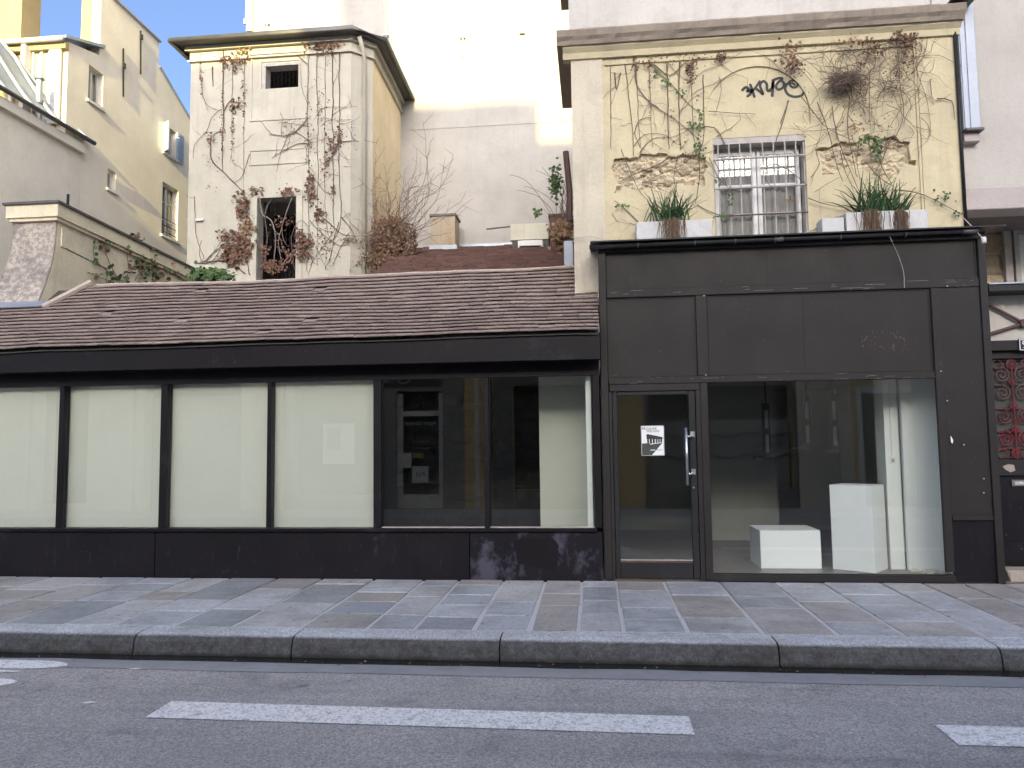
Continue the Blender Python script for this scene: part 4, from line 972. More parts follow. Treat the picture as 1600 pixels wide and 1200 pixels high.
# ================================================================== REAR TILED ROOF AND ROOFTOP BITS
RB = thing('rear_roof', 'lower reddish tiled roof in front of the white party wall', 'roof')
ra = Vector((0, 2.2, 4.55)); zt_ = PY(700, 390, YWALL).z
zr_ = PY(720, 440, 2.2).z; xr0, xr1 = PY(548, 440, 2.2).x, PY(640, 390, YWALL).x
def rr_pt(x, v, l=0):
    y = 2.2+(YWALL-.05-2.2)*v; z = zr_+(zt_-zr_)*v+.03*noise.noise((x*.6, y*.6, 4))
    return Vector((x, y-l*.25, z+l*.96))
m = MB(); nxx = 12
vs = [rr_pt(xr0+(xr1-xr0)*v+(-.2-xr0-(xr1-xr0)*v)*i/nxx, v, -.02) for v in (0, .5, 1) for i in range(nxx+1)]
m.add(vs, [(r_*(nxx+1)+i, r_*(nxx+1)+i+1, (r_+1)*(nxx+1)+i+1, (r_+1)*(nxx+1)+i) for r_ in range(2) for i in range(nxx)]); raw(m, 'roof_deck', 'tile_red', RB)
m = MB(); rows = 44; tr_ = random.Random(9)
for r_ in range(rows):
    v0, v1 = r_/rows, (r_+1.25)/rows; x = -5.6+(.1 if r_ % 2 else 0)
    xl = xr0+(xr1-xr0)*v0
    while x < -.2:
        w = tr_.uniform(.15, .3); lf = tr_.uniform(.0, .03); 
        if x > xl: m.add([rr_pt(x, v0, .055+lf), rr_pt(x+w-.01, v0, .055+lf), rr_pt(x+w-.01, min(v1, 1), .0), rr_pt(x, min(v1, 1), .0), rr_pt(x, v0, .0), rr_pt(x+w-.01, v0, .0)], [(0, 1, 2, 3), (4, 5, 1, 0)])
        x += w
raw(m, 'roof_tiles', 'tile_red', RB)['kind'] = 'stuff'
bx('flashing', 'zinc', RB, -4.7, -.2, YWALL-.08, YWALL-.003, zt_-.06, zt_+.10)
bx('gable_wall', 'butt', RB, xr0, -.2, 2.25, 2.4, 2.8, zr_-.06)
MB().tube([rr_pt(-2.42, .78, .06), rr_pt(-2.28, .78, .06)], .05, 6).build('ridge_knob', 'tile_red', RB)
yc = YWALL-.9; c0, c1 = PY(673, 360, yc), PY(711, 360, yc); zc0, zc1 = PY(690, 390, yc).z, PY(690, 338, yc).z
CH = thing('chimney_box', 'rust stained rendered chimney block on the rear roof', 'chimney')
bx('shaft', 'chimney', CH, c0.x, c1.x, yc, yc+.6, zc0-.4, zc1); cb('cap', 'zincdark', CH, c0.x-.03, c1.x+.03, yc-.03, yc+.63, zc1+.001, zc1+.06); bx('base_flashing', 'zinc', CH, c0.x-.03, c1.x+.05, yc-.04, yc-.001, zc0-.06, zc0+.1)
yc = YWALL-1.4; c0, c1 = PY(798, 360, yc), PY(857, 360, yc); zc0, zc1 = PY(830, 374, yc).z, PY(830, 349, yc).z
CH = thing('flue_box', 'pale rendered box with a white vent on the rear roof', 'chimney')
bx('body', 'palebox', CH, c0.x, c1.x, yc, yc+.7, zc0, zc1); bx('under_base', 'int_dark', CH, c0.x+.03, c1.x-.0, yc+.03, yc+.67, zc0-.6, zc0-.001)
v0_, v1_ = PY(809, 380, yc-.25), PY(848, 380, yc-.25); zv0, zv1 = PY(830, 385, yc-.25).z, PY(830, 375, yc-.25).z
VU = thing('vent_unit', 'small white metal vent tray below the pale flue box', 'vent'); cb('tray', 'offwhite', VU, v0_.x, v1_.x, yc-.25, yc-.02, zv0+.02, zv1)
for x in (v0_.x, v1_.x-.04): bx('foot', 'offwhite', VU, x, x+.04, yc-.25, yc-.21, zv0-.12, zv0+.019)
MB().tube([PY(760, 358, yc+.2), PY(797, 354, yc+.2)], .02, 5).build('hook_rail', 'zincdark', VU)
c0, c1 = PY(859, 360, yc), PY(893, 360, yc); tag(MB().box(c0.x, c1.x, yc, yc+.6, zc0-.5, PY(870, 338, yc).z).cbox(c0.x-.03, c1.x+.03, yc-.03, yc+.63, PY(870, 338, yc).z+.001, PY(870, 338, yc).z+.06).build('brown_chimney', 'tile_red'), 'dark brown brick stack at the edge of the yellow building', 'chimney')
yc = 2.1; c0, c1 = PY(881, 400, yc), PY(896, 400, yc)
o = cb('roof_panel', 'bluegrey', None, c0.x, c1.x, yc, yc+.06, PY(888, 425, yc).z, PY(888, 376, yc).z, c=.01); tag(o, 'narrow grey metal panel upright beside the yellow building', 'panel')
o = MB().tube([PY(884, 237, 6.0), PY(890, 300, 6.0), PY(890, 345, 6)], .06, 6).build('tree_stake', 'oldwood'); tag(o, 'dark wooden stake beside the yellow building', 'post')

# ================================================================== LEFT BUILDINGS
LB = thing('left_house', 'tall beige house at the left with blue shutters and a sunlit yellow front', 'house')
XS = -11.5; S = lambda px, py: (PX(px, py, XS).y, PX(px, py, XS).z)
yc0 = S(105, 120)[0]
pe = S(105, 64); pe2 = S(156, 58)
yst = S(157, 40)[0]
wins = {}
def srect(a, b, c, d):      # left px, right px, top py at left, bottom py at left -> y range, z range
    y0, y1 = S(a, (c+d)/2)[0], S(b, (c+d)/2)[0]; return (y0, y1, S((a+b)/2, d)[1], S((a+b)/2, c)[1])
w1 = srect(138, 161, 108, 163); w2 = srect(256, 275, 200, 243); w3 = srect(168, 181, 266, 297); w4 = srect(253, 278, 290, 372)
hl = lambda q: [(q[0], q[2]), (q[1], q[2]), (q[1], q[3]), (q[0], q[3])]
outl = [(yc0, 2), (12.4, 2), (12.4, S(297, 195)[1]-.25), S(248, 105), (S(248, 100)[0], S(249, 66)[1]), (yst, S(249, 66)[1]+.03), (yst, pe[1]+.25), (yc0, pe[1])]
MB().plate(outl, [hl(w1), hl(w2), hl(w3), hl(w4)], (-.22, 0, 0), lambda y, z: (XS, y, z)).build('side_wall', 'left_side', LB)
bx('front_wall', 'left_front', LB, XS-9, XS-.221, yc0+.0, yc0+.3, 2, pe[1]-.02)
bx('far_wall', 'left_side', LB, XS-9, XS-.221, 12.1, 12.4, 2, 11)
for nm, q in (('window', w1), ('window', w2), ('window', w3), ('window', w4)):
    w = thing(nm, None, None); w.parent = LB; xf = XS-.16
    bx('dark_room', 'curtain', w, XS-.26, XS-.221, q[0]-.1, q[1]+.1, q[2]-.1, q[3]+.1)
    t = .055
    for a in ((q[0]+.002, q[0]+t, q[2]+.002, q[3]-.002), (q[1]-t, q[1]-.002, q[2]+.002, q[3]-.002), (q[0]+t, q[1]-t, q[2]+.002, q[2]+t), (q[0]+t, q[1]-t, q[3]-t, q[3]-.002)):
        bx('frame', 'offwhite', w, xf, xf+.04, a[0], a[1], a[2], a[3])
    if q is w4 or q is w1: bx('frame', 'offwhite', w, xf, xf+.041, (q[0]+q[1])/2-.03, (q[0]+q[1])/2+.03, q[2]+t, q[3]-t)
    if q is w4:
        for k in (1, 2): bx('glazing_bar', 'offwhite', w, xf, xf+.038, q[0]+t, q[1]-t, q[2]+(q[3]-q[2])*k/3-.012, q[2]+(q[3]-q[2])*k/3+.012)
        for k in range(3): MB().tube([(XS-.03, q[0], q[2]+.12+.18*k), (XS-.03, q[1], q[2]+.12+.18*k)], .012, 5).build('guard_rail', 'dark', w)
    bx('pane', 'glass_small', w, xf+.015, xf+.02, q[0]+t, q[1]-t, q[2]+t, q[3]-t)
    cb('sill', 'offwhite', w, XS-.1, XS+.06, q[0]-.06, q[1]+.06, q[2]-.07, q[2]-.001)
# shutters of the second window
def shutter(par, y0, y1, z0, z1, x, mat='shutter'):
    s_ = thing('shutter', None, None); s_.parent = par
    bx('frame', mat, s_, x, x+.035, y0, y0+.05, z0, z1); bx('frame', mat, s_, x, x+.035, y1-.05, y1, z0, z1)
    k = z0+.02
    m = MB()
    while k < z1-.03: m.box(x+.004, x+.03, y0+.0505, y1-.0505, k, k+.035); k += .05
    m.build('slats', mat, s_)['kind'] = 'stuff'
shp = thing('shutter_pair', None, None); shp.parent = LB
def flatshut(y0, y1, z0, z1):
    bx('shutter', 'shutter', shp, XS+.003, XS+.04, y0, y1, z0, z1)
    k = z0+.06
    while k < z1-.06: bx('slat', 'shutter', shp, XS+.0405, XS+.055, y0+.04, y1-.04, k, k+.045); k += .085
flatshut(w2[1]+.02, w2[1]+.34, w2[2]-.03, w2[3]+.02)
sq = w2; m = MB().prism([(XS+.003, sq[0]-.01, sq[2]-.03), (XS+.25, sq[0]-.16, sq[2]-.03), (XS+.25, sq[0]-.16, sq[3]+.02), (XS+.003, sq[0]-.01, sq[3]+.02)], (-.01, -.03, 0)); m.build('shutter', 'shutter', shp)
for (a, b, c_, pk) in ((193, 76, 151, 103), (220, 48, 116, 58)):
    t, e, k = PX(a, b, XS+.03), PX(a, c_, XS+.03), PX(a, pk, XS+.03)
    MB().tube([t, e], .022, 5).build('tie_anchor', 'dark', LB); MB().tube([k+Vector((.02, 0, -.06)), k+Vector((.02, 0, .06))], .045, 6).build('anchor_plate', 'dark', LB)
MB().tube([(XS+.03, 10.04, S(249, 66)[1]+.02), (XS+.03, yst, S(249, 66)[1]+.05)], .035, 6).build('coping', 'greywood', LB)
MB().tube([(XS+.03, S(248, 105)[0], S(248, 105)[1]+.02), (XS+.03, 12.4, S(297, 195)[1]-.23)], .035, 6).build('coping', 'zinc', LB)
bx('gable_stack', 'left_front', LB, PY(127, 30, yst).x, XS-.221, yst, yst+2.4, pe[1], S(249, 66)[1])
bx('chimney_stack', 'left_front', LB, -16, PY(33, 40, yc0+.5).x, yc0+.5, yc0+1.1, pe[1]-.3, 14.5)
# zinc roof edge over the front and its gutter
MB().prism([(XS+.08, yc0-.18, pe[1]), (XS+.08, yc0-.18, pe[1]+.06), (XS+.08, yst+.1, pe[1]+.55), (XS+.08, yst+.1, pe[1]+.47)], (-9, 0, 0)).build('roof', 'zinc', LB)
MB().tube([(XS-9, yc0-.2, pe[1]-.02), (XS+.02, yc0-.2, pe[1]-.02)], .06, 8).build('gutter', 'offwhite', LB, True)
bx('eaves_moulding', 'left_front', LB, XS-9, XS+.02, yc0-.12, yc0-.001, pe[1]-.2, pe[1]-.06)
# front window with shutters
fw0, fw1 = PY(55, 110, yc0).x, PY(77, 110, yc0).x; fz0, fz1 = PY(65, 190, yc0).z, PY(65, 80, yc0).z
w = thing('front_window', None, None); w.parent = LB
bx('pane', 'glass_small', w, fw0, fw1, yc0-.02, yc0-.015, fz0, fz1); bx('blind', 'greywood', w, fw0, fw1, yc0-.012, yc0-.002, fz0, fz1)
for a in ((fw0-.05, fw0, fz0, fz1+.05), (fw1, fw1+.05, fz0, fz1+.05), (fw0, fw1, fz1, fz1+.05), ((fw0+fw1)/2-.03, (fw0+fw1)/2+.03, fz0, fz1)): bx('frame', 'offwhite', w, a[0], a[1], yc0-.05, yc0-.021, a[2], a[3])
bx('shutter', 'offwhite', w, fw1+.06, fw1+.34, yc0-.10, yc0-.06, fz0-.1, fz1+.1); bx('shutter', 'offwhite', w, fw0-.16, fw0-.06, yc0-.25, yc0-.06, fz0, fz1+.05)
bx('shutter', 'offwhite', w, fw0-.55, fw0-.47, yc0-.1, yc0-.03, fz0, fz1+.02)
# low house with the zinc mansard in front of it
LH = thing('mansard_house', 'lower beige house at the left edge with a seamed zinc mansard roof', 'house')
ev = S(0, 146); ev2 = S(136, 224); zev = (ev[1]+ev2[1])/2
bx('side_wall', 'left_side', LH, XS-.2, XS+.012, 2.4, ev2[0]-.25, 2, zev-.12); bx('front_wall', 'left_side', LH, XS-6, XS-.201, 2.4, 2.7, 2, zev-.12)
cb('cornice', 'left_side', LH, XS-.1, XS+.12, 2.3, ev2[0]-.22, zev-.32, zev-.121, c=.02)
MB().tube([(XS+.19, 2.3, zev), (XS+.19, ev2[0], zev)], .05, 8).build('gutter', 'zincdark', LH, True)
def man(y, v):      # zinc slope: steep, curving in at the far hip
    inn = 1.35*v**.9; hip = max(0, (y-(yc0-.9*v*1.0-.1))); return Vector((XS+.1-inn, y, zev+.02+2.0*v))
m = MB(); ny, nv = 16, 8; vs = []
for j in range(nv+1):
    v = j/nv; ye = ev2[0]-.15-1.35*v
    for i in range(ny+1): vs.append(man(2.3+(ye-2.3)*i/ny, v))
m.add(vs, [(j*(ny+1)+i, j*(ny+1)+i+1, (j+1)*(ny+1)+i+1, (j+1)*(ny+1)+i) for j in range(nv) for i in range(ny)])
e_ = [man(ev2[0]-.15-1.35*j/nv, j/nv) for j in range(nv+1)]; m.add(e_+[(p.x-3, p.y+.3, p.z) for p in e_], [(j, j+1, nv+2+j, nv+1+j) for j in range(nv)])
raw(m, 'roof', 'zinc', LH)
for yb in (2.6, 3.3, 4.0, 4.7, 5.4, 6.1): MB().tube([man(min(yb, ev2[0]-.15-1.35*j/nv), j/nv)+Vector((.02, 0, .02)) for j in range(nv+1)], .045, 5).build('standing_seam', 'zinc', LH)
MB().tube([p+Vector((.02, 0, .02)) for p in e_], .05, 5).build('hip_roll', 'zinc', LH)
vp = PY(75, 150, yc0-.5)
vb = man(6.0, .25); MB().tube([vb+Vector((.05, 0, -.1)), vb+Vector((.05, 0, .42))], .065, 10).tube([vb+Vector((.05, 0, .42)), vb+Vector((.05, 0, .46))], .10, 10).build('vent_pipe', 'zinc', LH)
MB().tube([(XS+.03, 6.4, 5.2), (XS+.03, 6.4, 5.75)], .03, 6).build('stub_pipe', 'dark', LH)

# ================================================================== OPPOSITE SIDE OF THE STREET (behind the camera; it shades the street and shows in the glass)
OY = -9.3
M['op_cream'] = plaster('opposite_cream', (.8, .72, .57), (.4, .34, .27), .4, .3, .3)
M['op_yellow'] = plaster('opposite_yellow', (.72, .54, .27), (.35, .25, .15), .4, .3, .3)
M['op_grey'] = plaster('opposite_grey', (.3, .3, .29), (.2, .2, .2), .4, .3, .3)
RYo = -70.0; kz = math.tan(R(SUN_EL))/math.cos(R(SUN_AZ)); kx = math.tan(R(SUN_AZ))
def opp(name, label, x0, x1, mat, cornice_z, ridge_z, holes=()):
    t = thing(name, label, 'building', 'buildings across the street')
    MB().plate([(x0, 0.1), (x1, 0.1), (x1, cornice_z), (x0, cornice_z)], [[(a, c), (b, c), (b, d), (a, d)] if not isinstance(h, list) else h for h in holes for (a, b, c, d) in [h if not isinstance(h, list) else (0, 0, 0, 0)]], (0, -.35, 0), lambda x, z: (x, OY, z)).build('facade', mat, t)
    MB().prism([(x0+.01, OY-.36, .1), (x0+.01, OY-.36, cornice_z), (x0+.01, -12.5, ridge_z), (x0+.01, -15.5, ridge_z-.6), (x0+.01, -15.5, .1)], (x1-x0-.02, 0, 0)).build('body_and_roof', 'zinc', t)
    bx('cornice', mat, t, x0, x1, OY+.001, OY+.25, cornice_z-.35, cornice_z-.05)
    z = 4.6
    while z < cornice_z-2.2:
        x = x0+.8
        while x < x1-1.4:
            bx('window', 'int_dark', t, x, x+1.0, OY+.001, OY+.02, z, z+1.8); bx('sill', mat, t, x-.1, x+1.1, OY+.001, OY+.1, z-.1, z-.001); x += 2.1
        z += 3.0
    return t
dYw = YWALL-RYo; dYt = TY-RYo
ZW1 = PY(740, 163, YWALL).z + kz*dYw; ZW2 = PY(870, 222, YWALL).z + kz*dYw; ZT1 = 10.33 + kz*dYt; ZL1 = 8.5 + kz*(5.5-RYo)
xst = PY(842, 190, YWALL).x - kx*dYw; xsl = PY(640, 160, YWALL).x - kx*dYw - .1; xtl = -9.2 - kx*dYt
archO = lambda c, w, h: [(c-w/2, .12), (c+w/2, .12)]+[(c+w/2*math.cos(math.pi*k/14), h-w/2+w/2*math.sin(math.pi*k/14)) for k in range(15)]
opA = opp('opposite_house', 'cream house with arched doorway across the street, seen only in the shop glass', -24, -14.35, 'op_cream', 3.8, 4.0)
opB = opp('opposite_house', 'cream house with an arcade beside the insurance office across the street', -14.3, -7.6, 'op_cream', 3.82, 4.0, [archO(-9.95, 2.55, 4.2), (-13.9, -12.75, .3, 3.3)])
opC = opp('opposite_house', 'grey shop house with the glazed insurance office across the street', -7.55, -2.45, 'op_grey', 3.82, 4.0, [(-7.3, -5.05, .5, 3.1), (-4.75, -3.6, .17, 3.0)])
opD = opp('opposite_house', 'yellow house with the bakery window across the street', -2.4, 14, 'op_yellow', 3.82, 4.0, [(-1.9, .35, .6, 3.1), (1.3, 4.55, .6, 3.0), (6.0, 7.2, .17, 2.9)])
opE = opp('opposite_house', 'lower house far along the opposite side of the street', -60, -24.05, 'op_cream', 3.8, 4.0)
for t, rects in ((opB, [(-9.95-1.28, -9.95+1.28, .12, 4.2), (-13.9, -12.75, .3, 3.3)]), (opC, [(-7.3, -5.05, .5, 3.1), (-4.75, -3.6, .17, 3.0)]), (opD, [(-1.9, .35, .6, 3.1), (1.3, 4.55, .6, 3.0), (6.0, 7.2, .17, 2.9)])):
    for q in rects: bx('dark_opening', 'int_dark', t, q[0]-.05, q[1]+.05, OY-.359, OY-.3505, q[2], q[3]+.05)
bx('gate', 'greywood', opB, -9.95-1.25, -9.95+1.25, OY-.34, OY-.30, .12, 3.0)
for x in (-11.75, -8.15): bx('pilaster', 'op_cream', opB, x-.28, x+.28, OY+.001, OY+.12, .1, 4.4); bx('pilaster_base', 'op_cream', opB, x-.33, x+.33, OY+.1201, OY+.18, .1, 1.1)
# insurance office door, posters, signs
bx('door_frame', 'offwhite', opC, -4.75, -4.62, OY-.2, OY-.12, .17, 2.95); bx('door_frame', 'offwhite', opC, -3.72, -3.60, OY-.2, OY-.12, .17, 2.95); bx('door_frame', 'offwhite', opC, -4.62, -3.72, OY-.2, OY-.12, 2.4, 2.52); bx('door_frame', 'offwhite', opC, -4.62, -3.72, OY-.2, OY-.12, .17, .5)
tx = lambda s, m_, x, z, sz: text(s, m_, x, OY-.118, z, sz, opC, 90, 180)
tx('Agent Général', 'whiteprint', -4.17, 2.22, .13); tx('Assurances', 'goldprint', -4.17, 1.78, .09); tx('pour tous', 'goldprint', -4.17, 1.62, .09)
bx('notice', 'whiteprint', opC, -4.62, -4.40, OY-.119, OY-.115, 1.15, 1.5); bx('notice', 'goldprint', opC, -4.36, -4.1, OY-.119, OY-.115, 1.38, 1.50)
bx('notice', 'whiteprint', opC, -4.38, -3.98, OY-.119, OY-.115, .78, 1.18); text('RSE', 'ink2', -4.18, OY-.114, .98, .15, opC, 90, 180)
bx('sign_board', 'int_dark', opC, -7.3, -3.6, OY+.001, OY+.03, 3.1, 3.7)
text('Assurance & Banque', 'whiteprint', -5.6, OY+.032, 3.3, .2, opC, 90, 180)
MB().tube([(-4.55+.17*math.cos(a*.4), OY+.035, 3.36+.17*math.sin(a*.4)) for a in range(17)], .015, 5).build('round_emblem', 'whiteprint', opC)
bx('window_poster', 'whiteprint', opC, -6.65, -5.85, OY-.2, OY-.19, 1.25, 2.25); bx('poster_picture', 'bluegrey', opC, -6.55, -6.2, OY-.1899, OY-.185, 1.6, 2.15)
MB().tube([(-2.75, OY+.12, .2), (-2.75, OY+.12, 6)], .06, 10).build('drain_pipe', 'offwhite', opC); bx('pilaster', 'op_yellow', opC, -3.05, -2.46, OY+.001, OY+.08, .1, 4.2)
# bakery window lettering on its waved band
for k, zc in ((0, 1.35), (1, 1.85)):
    MB().tube([(1.3+3.25*i/40, OY-.1, zc+.05*math.sin(i*.5)) for i in range(41)], .018, 5).build('waved_line', 'ink', opD)
for q in ((-2.38, -1.91), (.36, .55), (1.2, 1.295), (4.56, 4.64)): bx('cladding', 'int_grey', opD, q[0], q[1], OY+.001, OY+.06, .1, 3.5)
for q in ((-1.909, .359, 3.101), (1.296, 4.559, 3.001)): bx('cladding', 'int_grey', opD, q[0], q[1], OY+.001, OY+.06, q[2], 3.5); bx('cladding', 'int_grey', opD, q[0], q[1], OY+.001, OY+.06, .1, .599)
bx('cladding', 'int_grey', opD, 7.21, 13.9, OY+.001, OY+.06, .1, 3.5)
bx('window_blind', 'op_grey', opD, 1.35, 4.5, OY-.2, OY-.15, .6, 2.2)
text('Pâtissier', 'ink', 4.0, OY-.1, 1.6, .2, opD, 90, 180); text('Boulanger', 'ink', 2.4, OY-.1, 1.6, .2, opD, 90, 180)
bx('pilaster', 'op_cream', opD, 4.65, 5.85, OY+.001, OY+.1, .1, 4.2); bx('door_frame', 'offwhite', opD, 6.0, 6.12, OY-.1, OY-.02, .17, 2.9); bx('door_frame', 'offwhite', opD, 6.13, 7.2, OY-.1, OY-.02, 2.75, 2.9)
# unseen blocks added beyond; roofline shaped to shade the white wall and tower
def block(label, x0, x1, z):
    t = thing('shade_block', label, 'building', 'shade-casting blocks added beyond the street')
    bx('wall', 'op_cream', t, x0, x1, RYo-9, RYo, 0, z-1.2); bx('roof', 'zinc', t, x0, x1, RYo-8.4, RYo, z-1.199, z)
    zz = 3.0
    while zz < z-3:
        x = x0+1.2
        while x < x1-2: bx('window', 'int_dark', t, x, x+1.2, RYo+.001, RYo+.03, zz, zz+1.9); x += 3.2
        zz += 3.2
block('tall block added out of view to shade the left houses', -62, xtl-.02, ZL1)
block('tall block added out of view, roofline shaped to shade the tower', xtl, xsl-.02, ZT1)
block('highest narrow block added out of view to cast the upper shade step on the white wall', xsl, xst, ZW1)
block('long tall block added out of view to cast the lower shade step on the white wall', xst+.02, 45, ZW2)
bxl = PY(538, 30, YWALL).x - kx*dYw; bxr = PY(611, 30, YWALL).x - kx*dYw; bz = PY(575, 30, YWALL).z + kz*dYw
o = MB().prism([(bxl+.1, RYo-.3, ZT1-2), (bxr+.75, RYo-.3, ZT1-2), (bxr, RYo-.3, bz), (bxr-.35, RYo-.3, bz+3), (bxl-.45, RYo-.3, bz+3), (bxl, RYo-.3, bz)], (0, -.5, 0)).build('tall_chimney', 'op_cream'); tag(o, 'tall tapering chimney on the added block, shaped to cast a slanted shadow band', 'chimney')  # outline slanted so that its shadow falls as a band on the white wall

# ================================================================== PLANTS
def smooth_path(pts, step=.06, jit=.012, rr=rnd, yj=.01):
    out = []; o = rr.uniform(0, 50); L = len(pts); s_ = 0
    for i in range(L-1):
        p0, p1, p2, p3 = pts[max(i-1, 0)], pts[i], pts[i+1], pts[min(i+2, L-1)]; n = max(1, int((p2-p1).length/step))
        for k in range(n):
            t = k/n; p = .5*((2*p1)+(p2-p0)*t+(2*p0-5*p1+4*p2-p3)*t*t+(3*p1-p0-3*p2+p3)*t**3); s_ += step
            q = Vector((noise.noise((s_*2.2, o, 0)), .4*noise.noise((s_*2.2, o, 9)), noise.noise((s_*2.2, o, 5))))*jit*3.2+Vector((noise.noise((s_*9, o, 2)), 0, noise.noise((s_*9, o, 3))))*jit
            out.append(p+q)
    out.append(pts[-1]); return out
def leaf(mb, p, size, nrm, rr):
    d = Vector((rr.uniform(-1, 1), rr.uniform(-.3, .3), rr.uniform(-1.2, .3))).normalized()
    nn = (nrm+Vector((rr.uniform(-.8, .8), rr.uniform(-.4, .4), rr.uniform(-.8, .8)))).normalized()
    s = d.cross(nn).normalized()*size*rr.uniform(.3, .5); c = nn*size*rr.uniform(-.2, .3)
    q = [p, p+d*size*.35+s+c*.5, p+d*size*.75+s*.6, p+d*size+c, p+d*size*.75-s*.6, p+d*size*.35-s+c*.5]
    mb.add(q, [(0, 1, 2), (0, 2, 3), (0, 3, 4), (0, 4, 5)])
def vine(name, label, cat, Y, stems, clusters, r0=.009, smat='stem', branch=0.0, seed=1, group=None, blen=(.2, .6), yoff=.03):
    rr = random.Random(seed); root = thing(name, label, cat, group); m = MB(); Nn = Vector((0, -1, 0)); ends = []
    lv = {}
    for st in stems:
        r = r0*rr.choice((.7, .85, 1.0, 1.25, 1.6))
        if isinstance(st, tuple): r, st = st
        pts = smooth_path([PY(x, y, Y-yoff) for x, y in st], .06, .011 if Y > 3 else .006, rr, .006)
        m.tube(pts, r, 4, False, r*.55)
        for p in pts:
            if rr.random() < branch*1.1:
                a = rr.uniform(0, 2*math.pi); q = [p]; L = rr.uniform(*blen); st_ = .05
                for k in range(int(L/st_)):
                    a += rr.gauss(0, .22); q.append(q[-1]+Vector((math.cos(a)*st_, rr.gauss(0, .006), math.sin(a)*st_)))
                m.tube(q, r*.55, 3, False, r*.3); ends += q[1::3]
    raw(m, 'stems', smat, root)['kind'] = 'stuff'
    for (x, y, rx, ry, n, mt, sz) in clusters:
        mb = lv.setdefault(mt, MB())
        for k in range(n):
            a = rr.uniform(0, 2*math.pi); d = math.sqrt(rr.random())
            sp_ = 1.25 if Y > 3 else 1.9; d *= .35+.65*rr.random(); p = PY(x+sp_*rx*d*math.cos(a), y+sp_*ry*d*math.sin(a), Y-yoff-rr.uniform(0, .07)); leaf(mb, p, sz*rr.uniform(.4, .85), Nn, rr)
    for mt, mb in lv.items(): raw(mb, 'leaves', mt, root)['kind'] = 'stuff'
    return root, ends
c2 = lambda u, v: (260+u/2.857, 30+v/2.857)
def cl(*pts): return [c2(*p) for p in pts]
vine('bare_vine', 'bare climbing vine with curled brown leaves on the left half of the tower', 'vine', TY,
     [cl((155, 150), (158, 330), (190, 390), (240, 410)), cl((205, 215), (207, 300)), cl((250, 130), (252, 400), (250, 620), (250, 680)), cl((298, 150), (292, 400), (293, 620), (330, 660), (355, 690)), cl((345, 130), (348, 330), (342, 520), (342, 760)),
      cl((200, 520), (200, 620), (260, 690), (330, 760), (370, 850)), cl((250, 400), (200, 440), (175, 500), (130, 550), (120, 620)), cl((250, 500), (190, 520)), cl((300, 350), (270, 380), (250, 430)), cl((370, 600), (340, 700), (300, 730)), cl((125, 790), (130, 960), (165, 1060)),
      (.016, cl((345, 760), (360, 900), (350, 1020), (370, 1140))), cl((130, 1090), (200, 1080), (260, 1000), (300, 960)), cl((170, 1080), (240, 1020), (330, 980)), cl((180, 1090), (250, 990), (290, 940)), cl((200, 1090), (280, 1050), (340, 1080)), (.014, cl((350, 1130), (300, 1090), (250, 1080), (150, 1085)))],
     [(*c2(300, 175), 26, 12, 60, 'dead', .10), (*c2(345, 130), 14, 6, 25, 'straw', .11), (*c2(285, 215), 14, 10, 25, 'dead', .08), (*c2(345, 330), 4, 60, 40, 'dead', .075), (*c2(250, 450), 4, 60, 45, 'dead', .07), (*c2(300, 380), 14, 10, 30, 'dead', .10), (*c2(295, 480), 3, 50, 30, 'dead', .07), (*c2(155, 270), 3, 30, 14, 'dead', .08), (*c2(190, 530), 14, 8, 16, 'dead', .09),
      (*c2(340, 830), 14, 24, 90, 'dead', .12), (*c2(330, 1000), 22, 28, 190, 'dead', .13), (*c2(290, 1050), 20, 18, 110, 'dead', .13), (*c2(360, 920), 14, 20, 70, 'straw', .11), (*c2(400, 765), 14, 7, 25, 'dead', .11), (*c2(255, 960), 12, 10, 30, 'dead', .10), (*c2(210, 590), 20, 80, 40, 'dead', .05)],
     .0085, 'stem', .06, 3, 'climbing vines')
